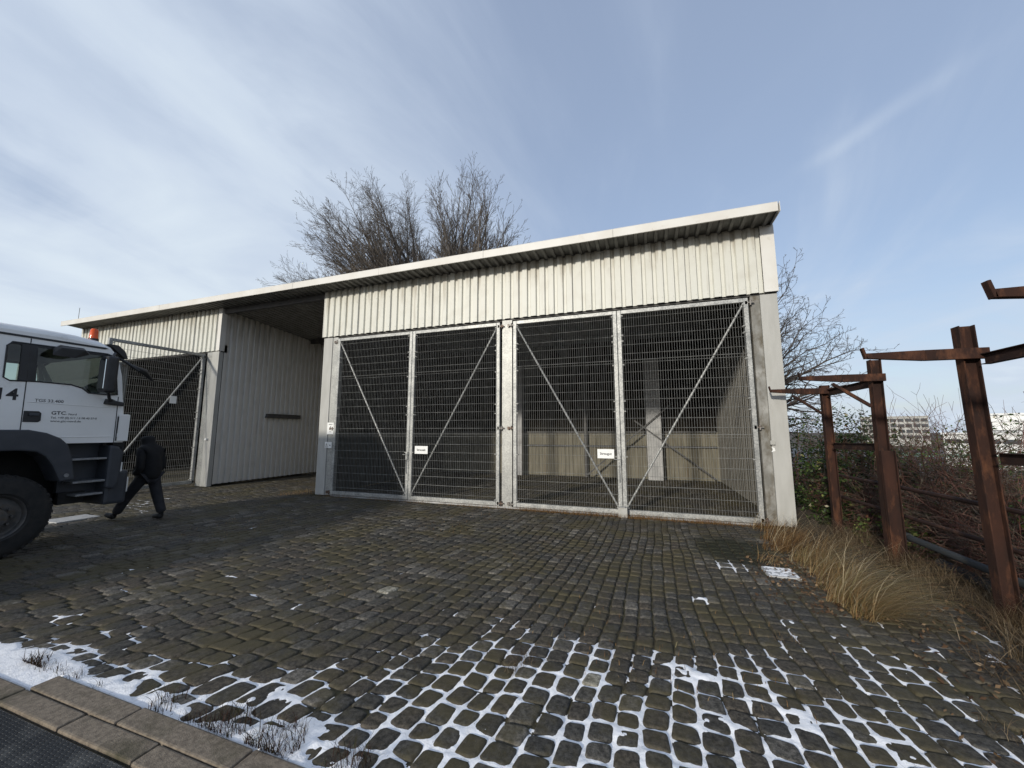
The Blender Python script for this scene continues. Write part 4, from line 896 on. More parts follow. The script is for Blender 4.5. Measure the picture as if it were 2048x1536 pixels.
# ------------------------------------------------------------------ rusty pipe rack
rack = empty('pipe_rack', (3.02, 5, 0), 'rusty steel pipe rack with hooked brackets along the yard edge', 'pipe rack')
def ibeam(p0, p1, w, h, t, parent, name, webdir, mm=None, **k):
    """I-section: flanges of width w, distance h apart along webdir"""
    p0 = Vector(p0); p1 = Vector(p1); d = (p1-p0).normalized(); wd = Vector(webdir); wd = (wd-d*wd.dot(d)).normalized(); sd = d.cross(wd)
    m_ = MB()
    def pr(a0, a1, b0, b1):
        vs = [p+wd*a+sd*b for p in (p0, p1) for a, b in ((a0, b0), (a1, b0), (a1, b1), (a0, b1))]
        m_.add(vs, [(0,3,2,1),(4,5,6,7),(0,1,5,4),(1,2,6,5),(2,3,7,6),(3,0,4,7)])
    pr(-h/2, -h/2+t, -w/2, w/2); pr(h/2-t, h/2, -w/2, w/2); pr(-h/2+t, h/2-t, -t/2, t/2)
    return m_.build(name, mm or M['rust'], parent, **k)
posts = [(3.06, 3.28, 2.72, 0, 0), (3.03, 5.02, 2.79, -.02, .0), (3.06, 6.80, 2.76, .02, 0), (3.05, 8.40, 2.58, .0, 0)]
for i, (x, y, zt, lx, ly) in enumerate(posts):
    ibeam((x-lx, y, -.5), (x+lx, y, zt), .105, .125, .010, rack, 'post', (1, 0, 0))
    za = (2.58, 2.50, 2.50, 2.47)[i]; L_ = (.98, .86, .90, .86)[i]; fy = y-.08
    m_ = MB(); m_.beam((x+.09, fy, za), (x-L_*.45, fy, za+.005), .055, .105); m_.beam((x-L_*.452, fy, za+.005), (x-L_, fy, za+.028), .055, .105, taper=.5); m_.beam((x-L_+.005, fy, za+.0), (x-L_-.02, fy, za+.115), .055, .02); m_.build('bracket', M['rust'], rack, bevel=.003, seg=1)
    if i >= 2:
        m_ = MB(); m_.beam((x-.10, fy, za-.40), (x-.52, fy, za-.07), .04, .04); m_.build('strut', M['rust'], rack)
ibeam((3.08, 3.3, 2.44), (3.08, 4.92, 2.44), .07, .105, .008, rack, 'longitudinal_beam', (0, 0, 1), M['rustpipe'])
ibeam((3.08, 6.88, 2.44), (3.08, 8.32, 2.44), .07, .105, .008, rack, 'longitudinal_beam', (0, 0, 1), M['rustpipe'])
for a, b in ((3.3, 4.92), (6.90, 8.32)):
    ibeam((3.08, a, 1.53), (3.08, b, 1.50), .07, .105, .008, rack, 'cross_beam', (0, 0, 1), M['rustpipe'])
m_ = MB(); m_.box((2.985, 6.70, -.2), (3.145, 6.725, 1.49)); m_.box((2.985, 6.66, -.2), (2.997, 6.70, 1.49)); m_.box((3.133, 6.66, -.2), (3.145, 6.70, 1.49)); m_.build('channel_splice', M['rust'], rack, bevel=.003, seg=1)
for z, r in ((1.0, .026), (.63, .026)):
    m_ = MB(); m_.tube([(3.19, 2.4, z+.01), (3.19, 5.0, z+.015), (3.19, 6.8, z), (3.19, 8.9, z-.03)], r, 8); m_.build('rail_pipe', M['rustpipe'], rack, smooth=True)
m_ = MB(); m_.tube([(3.25, 3.2, .33), (3.22, 5.2, .35), (3.2, 6.75, .36)], .04, 10); m_.tube([(3.2, 6.72, .36), (3.2, 6.82, .36)], .055, 10)
tag(m_.build('conduit_pipe', M['bluepipe'], smooth=True), 'blue grey pipe lying low behind the rusty posts', 'pipe')
m_ = MB(); m_.tube([(3.6, 3.0, .02), (3.5, 5.0, .05), (3.42, 6.6, .10)], .06, 10)
tag(m_.build('conduit_pipe', M['bluepipe'], smooth=True), 'thicker dark pipe on the ground behind the low blue grey pipe', 'pipe')

# ------------------------------------------------------------------ grass, litter, weeds
def blades(name, roots, dirs, length, curve, width, mm, seg=4, rndv=None, **tg):
    """roots (n,3); dirs (n,2) lean direction; length, curve (n)"""
    n = len(roots); V = np.zeros((n, (seg+1)*2, 3)); t = np.linspace(0, 1, seg+1)
    d = np.column_stack([dirs, np.zeros(n)]); d /= np.linalg.norm(d, axis=1)[:, None]+1e-9
    side = np.column_stack([-d[:, 1], d[:, 0], np.zeros(n)]); ang0 = curve[0]; ang1 = curve[1]   # angle from vertical at base/tip
    p = roots.copy().astype(float)
    for i in range(seg+1):
        w = width*(1-t[i]*.85); V[:, 2*i] = p-side*w[:, None]/2; V[:, 2*i+1] = p+side*w[:, None]/2
        a = ang0+(ang1-ang0)*t[i]
        p = p+(d*np.sin(a)[:, None]+np.array([0, 0, 1])*np.cos(a)[:, None])*(length/seg)[:, None]
        p[:, 2] = np.maximum(p[:, 2], .01+.02*rng.random(n))
    base = (np.arange(n)*(seg+1)*2)[:, None]
    F = np.concatenate([base+np.array([2*i, 2*i+1, 2*i+3, 2*i+2]) for i in range(seg)])
    rv = rng.random(n) if rndv is None else rndv
    o = np_mesh(name, V.reshape(-1, 3), [F], mm, np.repeat(rv, (seg+1)*2)); return tag(o, kind='stuff', **tg)
def clump_roots(cs, n):
    cs = np.array(cs); k = rng.choice(len(cs), n, p=cs[:, 3]/cs[:, 3].sum()); c = cs[k]; a = rng.uniform(0, 6.283, n); r = np.sqrt(rng.random(n))*c[:, 2]
    return np.column_stack([c[:, 0]+r*np.cos(a), c[:, 1]+r*np.sin(a), np.zeros(n)-.01]), k
# golden standing grass by the building corner, arching away from the wall
cs = [(1.95, 8.3, .28, 2), (2.2, 7.9, .25, 2), (1.95, 7.5, .3, 3), (1.75, 7.0, .22, 1.5), (2.05, 6.9, .3, 3), (2.0, 6.4, .28, 3), (2.05, 5.9, .25, 3), (1.95, 5.5, .22, 3), (1.85, 5.1, .16, 2.5), (1.88, 4.8, .12, 1.8), (2.4, 7.4, .3, 1), (1.45, 6.3, .12, .5)]
n = 3600; rt, k = clump_roots(cs, n)
th = rng.normal(-.55, .8, n)+np.where(rt[:, 1] > 7, .2, -.1); dr = np.column_stack([np.cos(th), np.sin(th)])
ln = rng.uniform(.12, .44, n)*np.where(rt[:, 1] > 7.2, .9, 1.0); gv = np.clip(np.where(rt[:, 1] > 6.8, rng.normal(.25, .2, n), rng.normal(.6, .25, n)), 0, 1)
blades('dry_grass', rt, dr, ln, (rng.uniform(.1, 1.1, n), rng.uniform(1.0, 2.3, n)), rng.uniform(.003, .0065, n), M['grass'], rndv=gv)
n = 170; rt, k = clump_roots(cs, n); th = rng.normal(-.5, .8, n)
blades('dry_grass', rt, np.column_stack([np.cos(th), np.sin(th)]), rng.uniform(.3, .75, n), (rng.uniform(.2, 1.0, n), rng.uniform(.8, 1.9, n)), rng.uniform(.004, .006, n), M['grass'], seg=5, rndv=np.full(n, 1.0))
# long stalks laid flat to the right
n = 1500; rt, k = clump_roots([(2.0, 6.2, .35, 2), (2.05, 5.5, .3, 3), (1.95, 5.0, .2, 3), (2.2, 6.8, .3, 1)], n)
th = rng.normal(-.45, .30, n); blades('dry_grass', rt, np.column_stack([np.cos(th), np.sin(th)]), rng.uniform(.3, .8, n), (rng.uniform(.5, 1.3, n), rng.uniform(1.45, 1.8, n)), rng.uniform(.003, .005, n), M['grass'], seg=5, rndv=np.clip(rng.normal(.7, .2, n), 0, 1))
# matted dead grass along the yard edge and under the rack
n = 5200; rt = np.column_stack([rng.uniform(2.25, 3.9, n), rng.uniform(2.6, 8.8, n), np.zeros(n)]); keep = fbm(rt[:, 0], rt[:, 1], 1.6, 77) > .42; rt = rt[keep | (rt[:, 0] > 2.9)]; n = len(rt)
th = rng.uniform(0, 6.283, n); blades('dead_grass', rt, np.column_stack([np.cos(th), np.sin(th)]), rng.uniform(.15, .5, n), (rng.uniform(.5, 1.4, n), rng.uniform(1.4, 1.9, n)), rng.uniform(.003, .006, n), M['deadgrass'])
cs = [(3.2, 5.6, .25, 2), (3.2, 6.3, .2, 2), (3.2, 4.3, .25, 2), (3.05, 4.9, .18, 3), (2.85, 4.0, .2, 3), (2.75, 3.5, .2, 3), (2.7, 4.35, .12, 1), (3.05, 6.7, .2, 2), (2.8, 7.6, .3, 3), (3.1, 7.9, .3, 2)]
n = 2300; rt, k = clump_roots(cs, n); th = rng.normal(3.6, 1.2, n); blades('dead_grass', rt, np.column_stack([np.cos(th), np.sin(th)]), rng.uniform(.2, .55, n), (rng.uniform(.1, .7, n), rng.uniform(1.0, 2.2, n)), rng.uniform(.003, .005, n), M['deadgrass'], rndv=np.clip(rng.normal(.7, .25, n), 0, 1))
# brown tufts along the gate foot
n = 5200; xx = np.where(rng.random(n) < .65, rng.uniform(-2.8, 2.1, n), rng.uniform(-8.6, 2.1, n)); rt = np.column_stack([xx, 8.54-np.abs(rng.normal(0, .07, n)), np.zeros(n)-.01]); keep = fbm(rt[:, 0], rt[:, 1]*2, 1.8, 11) > .40; rt = rt[keep]; n = len(rt)
th = rng.uniform(3.3, 6.1, n); blades('dry_grass', rt, np.column_stack([np.cos(th), np.sin(th)]), rng.uniform(.03, .14, n), (rng.uniform(.0, .6, n), rng.uniform(.7, 1.6, n)), rng.uniform(.003, .005, n), M['grass'], seg=2, rndv=np.clip(rng.normal(.25, .15, n), 0, 1))
cs = [(-9.3, 8.7, .35, 3), (-9.6, 8.3, .2, 1), (-9.0, 9.1, .3, 1)]; n = 500; rt, k = clump_roots(cs, n); th = rng.uniform(0, 6.28, n); blades('dry_grass', rt, np.column_stack([np.cos(th), np.sin(th)]), rng.uniform(.05, .16, n), (rng.uniform(.0, .8, n), rng.uniform(.9, 1.7, n)), rng.uniform(.003, .005, n), M['grass'], seg=2, rndv=np.clip(rng.normal(.4, .2, n), 0, 1))
# moss and straw tufts in the joints of the yard
n = 5200; xx = rng.uniform(-9, 2.6, n); yy = rng.uniform(1.85, 8.4, n); f_ = fbm(xx, yy, .55, 31)+rng.normal(0, .03, n); keep = f_ > .60; rt = np.column_stack([xx, yy, np.full(n, -.006)])[keep]; n = len(rt); th = rng.uniform(0, 6.28, n)
blades('joint_moss', rt, np.column_stack([np.cos(th), np.sin(th)]), rng.uniform(.012, .04, n), (rng.uniform(.4, 1.2, n), rng.uniform(1.0, 1.8, n)), rng.uniform(.003, .006, n), M['grass'], seg=2, rndv=np.clip(rng.normal(.25, .3, n), 0, .93))
cs = [(-.98, 3.05, .10, 2), (-1.02, 2.9, .06, 2), (1.05, 4.05, .12, 1.5), (1.9, 3.3, .12, 1.5), (1.3, 2.75, .10, 1), (-1.75, 2.75, .06, .6), (2.25, 3.5, .15, 1)]
n = 260; rt, k = clump_roots(cs, n); th = rng.uniform(0, 6.28, n); blades('dead_grass', rt, np.column_stack([np.cos(th), np.sin(th)]), rng.uniform(.05, .16, n), (rng.uniform(.5, 1.2, n), rng.uniform(1.3, 1.9, n)), rng.uniform(.002, .0035, n), M['deadgrass'])
# dark weeds along the kerb
n = 1100; xx = rng.uniform(-5, -1.0, n); keep = fbm(xx, xx*0, 2.2, 5) > .38; xx = xx[keep]; n = len(xx); rt = np.column_stack([xx, 1.785+rng.normal(0, .022, n), np.full(n, -.01)]); th = rng.uniform(0, 6.28, n)
blades('weeds', rt, np.column_stack([np.cos(th), np.sin(th)]), rng.uniform(.012, .075, n), (rng.uniform(.0, .8, n), rng.uniform(.4, 1.5, n)), rng.uniform(.002, .004, n), M['weed'], seg=3)
n = 800; rt, k = clump_roots([(-2.45, 1.82, .16, 3), (-2.05, 1.80, .18, 4), (-4.45, 1.72, .14, 2), (-3.0, 1.82, .1, 1), (-1.55, 1.83, .14, 2)], n); rt[:, 1] = np.maximum(rt[:, 1], 1.765); rt[:, 2] = .0; th = rng.uniform(0, 6.28, n)
blades('weeds', rt, np.column_stack([np.cos(th), np.sin(th)]), rng.uniform(.02, .13, n), (rng.uniform(.0, .9, n), rng.uniform(.3, 1.9, n)), rng.uniform(.003, .006, n), M['weed'], seg=4)
def flakes(name, P, size, mm, up=.35, rv=None, parent=None, kind='stuff', fold=True):
    n = len(P); nrm = rng.normal(0, 1, (n, 3)); nrm[:, 2] = np.abs(nrm[:, 2])+up; nrm /= np.linalg.norm(nrm, axis=1)[:, None]
    a = np.cross(nrm, rng.normal(0, 1, (n, 3))); a /= np.linalg.norm(a, axis=1)[:, None]; b = np.cross(nrm, a)
    s = size[:, None]
    V = np.stack([P-a*s*.55, P-b*s*.34+a*s*.05, P+a*s*.6, P+b*s*.34+a*s*.05, P+nrm*s*.10], 1)
    base = (np.arange(n)*5)[:, None]
    F = np.concatenate([base+np.array(t) for t in ((0, 1, 4), (1, 2, 4), (2, 3, 4), (3, 0, 4))])
    rv = rng.random(n) if rv is None else rv
    o = np_mesh(name, V.reshape(-1, 3), [F], mm, np.repeat(rv, 5), parent=parent)
    if kind: o['kind'] = kind
    return o
n = 5200; P_ = np.column_stack([rng.uniform(1.2, 4.0, n), rng.uniform(2.6, 8.9, n), np.zeros(n)]); dens = np.clip((P_[:, 0]-1.5)/1.4, .04, 1)*(fbm(P_[:, 0], P_[:, 1], 1.8, 50) > .43); P_ = P_[rng.random(n) < dens]; P_[:, 2] = .004+rng.random(len(P_))*.02+np.where(P_[:, 0] > 3.4, terrain_h(P_[:, 0], P_[:, 1]), 0)
P2 = np.column_stack([rng.normal(1.75, .28, 900), rng.uniform(4.7, 6.6, 900), rng.uniform(.003, .02, 900)]); P_ = np.concatenate([P_, P2])
flakes('leaf_litter', P_, rng.uniform(.015, .05, len(P_)), M['litter'], up=1.2)

# ------------------------------------------------------------------ bare trees
TW_MIN = .0060
class Tubes:
    """fast collector of thin tapered tubes"""
    def __init__(s): s.v = []; s.f = []; s.n = 0
    def add(s, pts, rads, k=3):
        pts = np.asarray(pts, float); m = len(pts); d = np.gradient(pts, axis=0); d /= np.linalg.norm(d, axis=1)[:, None]+1e-9
        ref = np.array([.3, .9, .2]) if abs(d[0, 1]) < .8 else np.array([1., 0, .1])
        a = np.cross(d, ref); a /= np.linalg.norm(a, axis=1)[:, None]+1e-9; b = np.cross(d, a)
        t = np.arange(k)*2*math.pi/k
        V = pts[:, None, :]+(a[:, None, :]*np.cos(t)[None, :, None]+b[:, None, :]*np.sin(t)[None, :, None])*np.asarray(rads)[:, None, None]
        s.v.append(V.reshape(-1, 3)); i, j = np.meshgrid(np.arange(m-1), np.arange(k), indexing='ij'); i = i.ravel(); j = j.ravel(); j2 = (j+1) % k
        s.f.append(np.stack([i*k+j, i*k+j2, (i+1)*k+j2, (i+1)*k+j], -1)+s.n); s.n += m*k
    def build(s, name, mm, parent=None, kind=None): return np_mesh(name, np.concatenate(s.v), [np.concatenate(s.f)], mm, parent=parent, smooth=True, kind=kind)
def unit(v): return v/(np.linalg.norm(v)+1e-9)
def branch(T, p, d, ln, r, level, maxl, upw, spread, ratio, nper, segs=5, wob=.10):
    pts = [np.array(p, float)]; dd = unit(np.array(d, float)); kids = []
    for i in range(segs):
        dd = unit(dd+rng.normal(0, wob, 3)+np.array([0, 0, upw])); pts.append(pts[-1]+dd*ln/segs); kids.append(dd.copy())
    rad = r*np.linspace(1, .35 if level < maxl else .3, segs+1)
    T.add(pts, np.maximum(rad, TW_MIN), 5 if r > .05 else (4 if r > .015 else 3))
    if level >= maxl: return
    nk = int(nper*(ln/1.0)+.5) if level > 0 else nper
    nk = max(2, min(nk, 26))
    for k in range(nk):
        t = .22+.78*(k+rng.random())/nk; f = t*segs; i = min(int(f), segs-1); q = pts[i]+(pts[i+1]-pts[i])*(f-i)
        ax = rng.normal(0, 1, 3); ax -= ax.dot(kids[i])*kids[i]; ax = unit(ax); an = spread*rng.uniform(.7, 1.25)
        nd = kids[i]*math.cos(an)+ax*math.sin(an)
        branch(T, q, nd, ln*ratio*(1.05-.55*t)*rng.uniform(.7, 1.2), rad[i]*rng.uniform(.38, .55), level+1, maxl, upw*.8, spread, ratio*.92, nper, max(3, segs-1), wob*1.1)
def limbs_to(T, org, tips, r0, spread, ratio, nper, maxl, upw=.02, arch=.12, extra=2, sprd=.8, shrink=.90):
    org = np.array(org, float); tips = [tuple(org+(np.array(t_)-org)*shrink) for t_ in tips]
    tips += [tuple(org+(np.array(t_)-org)*rng.uniform(.55, .97)+rng.normal(0, .6*np.linalg.norm(np.array(t_)-org)/10, 3)) for t_ in tips for _ in range(extra)]
    for tp in tips:
        tp = np.array(tp, float); vec = tp-org; L_ = np.linalg.norm(vec); n = 9
        st = org+rng.normal(0, 1, 3)*np.array([sprd, sprd, .3]); start = unit(unit(vec)+np.array([0, 0, .15]))
        c = st+start*L_*.5+np.array([0, 0, -arch*L_*.1]); t = np.linspace(0, 1, n)[:, None]
        pts = (1-t)**2*st+2*t*(1-t)*c+t*t*tp; pts[1:-1] += rng.normal(0, .05, (n-2, 3))
        rad = r0*rng.uniform(.8, 1.1)*np.linspace(1, .08, n)**1.1; T.add(pts, np.maximum(rad, .006), 5)
        nk = int(nper*L_)
        for k in range(nk):
            u = .33+.67*(k+rng.random())/nk; f = u*(n-1); i = min(int(f), n-2); q = pts[i]+(pts[i+1]-pts[i])*(f-i); d = unit(pts[i+1]-pts[i])
            ax = rng.normal(0, 1, 3); ax -= ax.dot(d)*d; ax = unit(ax); an = spread*rng.uniform(.6, 1.3)
            branch(T, q, d*math.cos(an)+ax*math.sin(an), L_*ratio*(1.05-.55*u)*rng.uniform(.6, 1.2), max(rad[i]*.4, .010), 1, maxl, upw, spread, .52, 3.0, 4)
def bare_tree(loc, org, tips, r0, tr, label, cat, group, spread, ratio, nper, maxl, mm, upw=.03, extra=3, sprd=.6, shrink=.91):
    e = empty('bare_tree', loc, label, cat, group)
    m_ = MB(); o = Vector(org); l = Vector(loc); mid = l.lerp(o, .5)+Vector((.15, 0, 0)); m_.tube([l-Vector((0, 0, .3)), mid, o], [tr*1.3, tr, tr*.8], 10); m_.build('trunk', M['bark'], e, smooth=True)
    T = Tubes(); limbs_to(T, org, tips, r0, spread, ratio, nper, maxl, upw, extra=extra, sprd=sprd, shrink=shrink); T.build('crown', mm, e)
    return e
tl = [(-24.66, 18.69, 12.26), (-25.9, 20.22, 14.0), (-23.18, 19.35, 15.66), (-23.9, 20.52, 17.3), (-21.42, 18.63, 17.6), (-19.43, 17.83, 16.8), (-18.04, 17.57, 18.04), (-19.78, 21.69, 20.6), (-16.6, 18.8, 18.89), (-16.34, 22.48, 20.58), (-25.11, 21.68, 13.0), (-24.0, 19.88, 11.4), (-22.16, 20.7, 14.23), (-19.6, 20.67, 17.23), (-14.9, 21.0, 16.4), (-13.9, 20.2, 15.2), (-17.3, 19.8, 16.5), (-26.2, 19.6, 11.2), (-18.0, 21.2, 19.4)]
bare_tree((-12.6, 20.2, 0), (-13.0, 20.0, 7.6), tl, .12, .5, 'larger bare willow with a crown leaning left behind the roof', 'tree', 'bare trees behind the building', .48, .25, 2.9, 3, M['twig'])
tr_ = [(-13.3, 21.21, 17.0), (-12.98, 20.86, 18.6), (-11.5, 18.8, 17.2), (-10.96, 21.29, 19.2), (-9.82, 20.46, 18.5), (-7.69, 19.01, 16.46), (-6.43, 17.66, 13.9), (-6.94, 21.83, 15.04), (-5.81, 19.86, 12.69), (-6.08, 21.09, 12.4), (-12.18, 21.89, 17.0), (-9.56, 21.07, 16.5), (-8.57, 22.11, 15.51), (-6.94, 19.47, 12.85), (-8.7, 19.6, 17.6)]
bare_tree((-9.6, 20.4, 0), (-9.9, 20.0, 7.4), tr_, .12, .45, 'upright bare willow behind the middle of the roof', 'tree', 'bare trees behind the building', .46, .25, 2.9, 3, M['twig'])
tt = [(8.66, 18.5, 5.28), (7.44, 16.72, 4.61), (8.05, 19.18, 6.11), (7.32, 18.89, 6.74), (5.58, 14.99, 6.25), (5.11, 15.18, 6.63), (4.87, 15.58, 7.65), (5.55, 18.3, 8.9), (7.11, 16.68, 3.55), (7.11, 17.63, 2.36), (5.74, 16.01, 2.06), (5.35, 17.04, 2.17), (6.54, 16.43, 4.61), (5.59, 16.25, 4.64), (5.61, 17.43, 6.07), (7.76, 17.42, 3.98), (2.0, 17.5, 7.2), (6.3, 18.5, 1.6)]
bare_tree((3.3, 17.2, -.1), (3.5, 17.0, 2.2), tt, .075, .22, 'dark wide-branched bare tree beside the right end of the building', 'tree', 'bare trees behind the building', .75, .32, 3.4, 3, M['twig_dark'], .02, 1, .3, .90)

# ------------------------------------------------------------------ bramble thickets
def thicket(loc, rx, ry, rz, nc, nl, label, leafmix, cane, name='bramble_bush', top=None, csize=.05, cat='bush'):
    e = empty(name, loc, label, cat, 'brambles beyond the yard edge')
    TA = Tubes(); TB = Tubes(); lx, ly, lz = loc
    for k in range(nc):
        T = TA if k % 5 < 3 else TB
        a = rng.uniform(0, 6.283); rr = math.sqrt(rng.random()); bx_, by_ = lx+rx*rr*math.cos(a), ly+ry*rr*math.sin(a); bz = float(terrain_h(bx_, by_))
        d = np.array([rng.normal(0, .6), rng.normal(0, .6), 1.0]); p = np.array([bx_, by_, bz]); pts = [p]; d = unit(d); L_ = (lz+rz-bz)*rng.uniform(.6, 1.12); n = 7
        bend = np.array([rng.normal(0, .16), rng.normal(0, .16), -.16*rng.uniform(.2, 1.8)])
        for i in range(n): d = unit(d+bend+rng.normal(0, .07, 3)); pts.append(pts[-1]+d*L_/n)
        pts = [p_ for p_ in pts if p_[0] > 3.32]
        if len(pts) < 4: continue
        T.add(pts, np.linspace(.006, .0025, len(pts))*rng.uniform(.6, 1.4), 3)
        for q in range(3):
            i = rng.integers(2, len(pts)); dd = unit(d+rng.normal(0, .8, 3)); p0 = pts[i]; sp = [p0, p0+dd*.14, p0+dd*.26+rng.normal(0, .03, 3)]; T.add(sp, [.003, .0025, .0018], 3)
    TA.build('canes', cane, e); TB.build('dry_canes', M['drytwig'], e)
    n = nl; a = rng.uniform(0, 6.283, n); rr = rng.random(n)**.45; ph = np.arccos(rng.uniform(0, 1, n))
    X = lx+rx*rr*np.cos(a)*np.sin(ph); Y = ly+ry*rr*np.sin(a)*np.sin(ph); Z = lz+rz*rr*np.cos(ph)*.9
    f_ = fbm(X*1.0+Z, Y+Z*.7, 2.6, int(abs(lx*10))); keep = f_ > .44; X, Y, Z = X[keep], Y[keep], Z[keep]
    rv = np.clip(leafmix+rng.normal(0, .25, len(X)), 0, .93); sp = rng.random(len(X)); rv = np.where(sp > .985, 1.0, np.where(sp > .95, .97, rv))
    flakes('leaves', np.stack([X, Y, Z], -1), rng.uniform(.5, 1.3, len(X))*csize, M['leaf'], up=.4, rv=rv, parent=e, kind=None)
    return e
thicket((3.95, 10.0, -.2), 1.2, 1.7, 2.15, 420, 15000, 'dark leafy bramble bush close beside the right end of the building', .33, M['redtwig'], csize=.07)
thicket((3.75, 7.9, -.1), .65, .9, .80, 160, 3600, 'low bright green bramble between the two farther rusty posts', .75, M['redtwig'], csize=.06)
thicket((5.6, 8.7, -.7), 1.9, 2.2, 3.1, 4800, 18000, 'reddish twiggy bramble thicket behind the middle rusty post', .5, M['redtwig'], csize=.05)
thicket((4.9, 6.1, -.5), 1.2, 1.6, 2.15, 2300, 12000, 'tangled bramble thicket low behind the two nearer rusty posts', .45, M['redtwig'], csize=.05)
thicket((7.6, 9.9, -2.0), 2.4, 2.6, 4.2, 3600, 9000, 'sparse reddish thicket farthest down the slope', .5, M['redtwig'], csize=.05)
thicket((4.8, 4.2, -.45), 1.1, 1.3, 1.3, 1200, 8000, 'low brown and green bramble behind the nearest rusty post', .4, M['redtwig'], csize=.05)
thicket((4.9, 13.2, -.4), 2.3, 1.8, 3.2, 500, 15000, 'shaded leafy bramble behind the building corner under the bare tree', .25, M['redtwig'], csize=.075)

# ------------------------------------------------------------------ far side of the valley
M['farwhite'] = mat('white_cladding_far', (.70, .70, .68), (.62, .62, .60), .3, .6)
M['fargrey'] = mat('grey_cladding_far', (.38, .39, .39), (.32, .33, .33), .3, .6)
M['farwin'] = mat('dark_window_far', (.05, .055, .06), rough=.2)
M['asphalt'] = mat('far_asphalt', (.10, .105, .11), (.16, .16, .16), .12, .8, c3=(.45, .46, .48), s3=.08, t3=(.6, .7))
M['farconc'] = mat('pale_office_front', (.42, .41, .38), (.36, .355, .34), .3, .7)
M['green'] = mat('green_band', (.10, .22, .17), rough=.5); M['red'] = mat('red_paint', (.45, .05, .04), rough=.5)
M['rubble'] = mat('pale_rubble', (.38, .30, .25), (.52, .45, .40), 1.5, .9)
m_ = MB(); m_.add([(25, 45, -4.98), (140, 45, -4.98), (140, 190, -4.98), (25, 190, -4.98)], [(0, 1, 2, 3)]); tag(m_.build('road', M['asphalt'], recalc=False), kind='structure')
def far_block(name, a, b, depth, z0, z1, mm, label, cat, rows, nwin, wh, wz, pier=.3, roofm=None):
    """building with its front between plan points a and b"""
    a = Vector((a[0], a[1], 0)); b = Vector((b[0], b[1], 0)); d = (b-a).normalized(); nrm = Vector((d.y, -d.x, 0))
    if nrm.dot(-a) < 0: nrm = -nrm
    T = lambda p: a+d*p[0]-nrm*p[1]+Vector((0, 0, p[2])); w = (b-a).length
    e = empty(name, (a.x, a.y, z0), label, cat)
    m_ = MB(T); m_.box((0, 0, z0), (w, depth, z1)); m_.build('walls', mm, e)
    m_ = MB(T); m_.box((-.3, -.3, z1), (w+.3, depth+.3, z1+.35)); m_.build('roof', roofm or mm, e)
    for r_ in range(rows):
        for k in range(nwin):
            x0 = w*(k+pier/2)/nwin; x1 = w*(k+1-pier/2)/nwin; z = wz[r_]; m_ = MB(T); m_.box((x0, -.08, z), (x1, .3, z+wh)); m_.build('window', M['farwin'], e)
    return e, T, w
far_block('office_block', (100.6, 239.7), (121.5, 229.9), 12, -5, 8.6, M['farconc'], 'distant pale flat-roofed office block with rows of dark windows', 'office block', 4, 9, 1.5, (6.3, 3.7, 1.1, -1.5), .18)
far_block('warehouse', (62.4, 103.4), (95, 82.0), 30, -5, 4.9, M['farwhite'], 'large white warehouse on the far right behind the lower halls', 'warehouse', 0, 0, 0, ())
e, T, w = far_block('loading_hall', (54.5, 99.5), (70.5, 89.5), 6, -5, 1.2, M['farwhite'], 'low white loading hall with a grey window band', 'hall', 1, 8, .8, (-.5,), .12)
m_ = MB(T); m_.box((-6, -.12, -3.2), (w*.55, -.02, -2.6)); m_.build('stripe', M['green'], e)
e, T, w = far_block('roof_plant', (62.5, 100.5), (70, 96), 3, 2.0, 3.6, M['farwhite'], 'white rooftop units in front of the large warehouse', 'rooftop unit', 0, 0, 0, ())
m_ = MB(T); m_.box((-1.5, 0, -5), (11, 3, 1.9)); m_.build('lower_storey', M['fargrey'], e)
far_block('shed', (71.2, 88.0), (78, 83.5), 6, -5, .9, M['fargrey'], 'dark grey shed at the right end of the white loading hall', 'shed', 0, 0, 0, ())
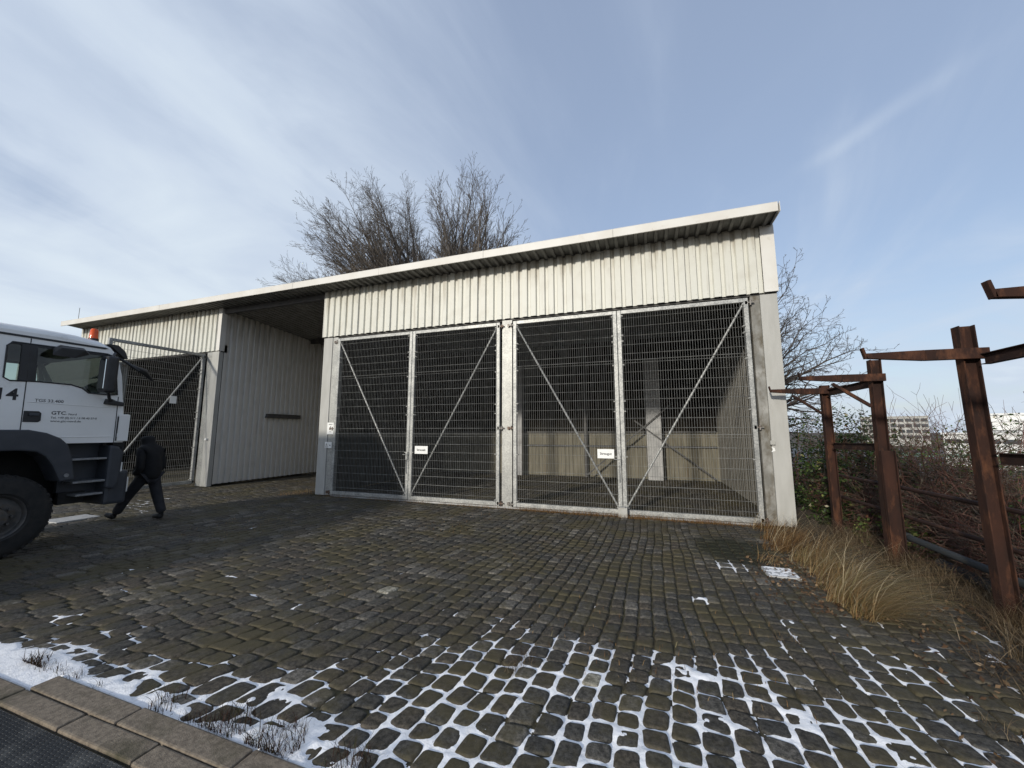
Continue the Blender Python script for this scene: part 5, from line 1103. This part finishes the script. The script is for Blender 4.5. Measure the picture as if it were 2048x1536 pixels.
def van(x, y, ang, label, mm, ln=6.0):
    e = empty('van', (x, y, -4.98), label, 'van'); c, s = math.cos(ang), math.sin(ang)
    T = lambda p: (x+c*p[0]-s*p[1], y+s*p[0]+c*p[1], -4.98+p[2])
    m_ = MB(T); m_.prism([(0, .5), (0, 2.5), (ln*.72, 2.6), (ln*.84, 1.6), (ln, 1.35), (ln, .5)], 1, -1, 1); m_.build('body', mm, e, bevel=.12)
    m_ = MB(T); m_.prism([(ln*.66, 1.6), (ln*.66, 2.35), (ln*.74, 2.3), (ln*.82, 1.6)], 1, -1.01, 1.01); m_.build('window', M['farwin'], e)
    for wx in (ln*.18, ln*.82):
        for wy in (-.95, .95): m_ = MB(T); m_.tube([(wx, wy-.12, .38), (wx, wy+.12, .38)], .38, 12); m_.build('wheel', M['tyre'], e)
van(52, 88, -.55, 'white van parked in front of the loading hall', M['farwhite'])
van(62, 80, -.55, 'grey van parked right of the white van across the valley', M['fargrey'])
def railing(x0, y0, x1, y1, z, label):
    e = empty('railing', (x0, y0, z), label, 'railing'); a = Vector((x0, y0, z)); b = Vector((x1, y1, z)); n = 9
    for h in (1.1, .6): m_ = MB(); m_.tube([a+Vector((0, 0, h)), b+Vector((0, 0, h))], .07, 5); m_.build('rail', M['red'], e)
    for k in range(n+1): p = a.lerp(b, k/n); m_ = MB(); m_.tube([p, p+Vector((0, 0, 1.1))], .06, 5); m_.build('baluster', M['red'], e)
railing(36.5, 62, 46, 58.5, -4.98, 'red railing in front of the pale rubble heap')
n = 900; P_ = np.column_stack([rng.uniform(34, 50, n), rng.uniform(54, 66, n), rng.uniform(0, 1, n)]); P_[:, 2] = -5+1.2*np.exp(-((P_[:, 0]-42)/5)**2-((P_[:, 1]-60.5)/2.5)**2)*P_[:, 2]
rb = MB()
for p in P_:
    s = random.uniform(.15, .5); rb.box((p[0]-s/2, p[1]-s/2, p[2]), (p[0]+s/2*random.uniform(.7, 1.3), p[1]+s/2, p[2]+s*.7))
tag(rb.build('rubble', M['rubble']), kind='stuff')
print('meshes', len(bpy.data.objects))
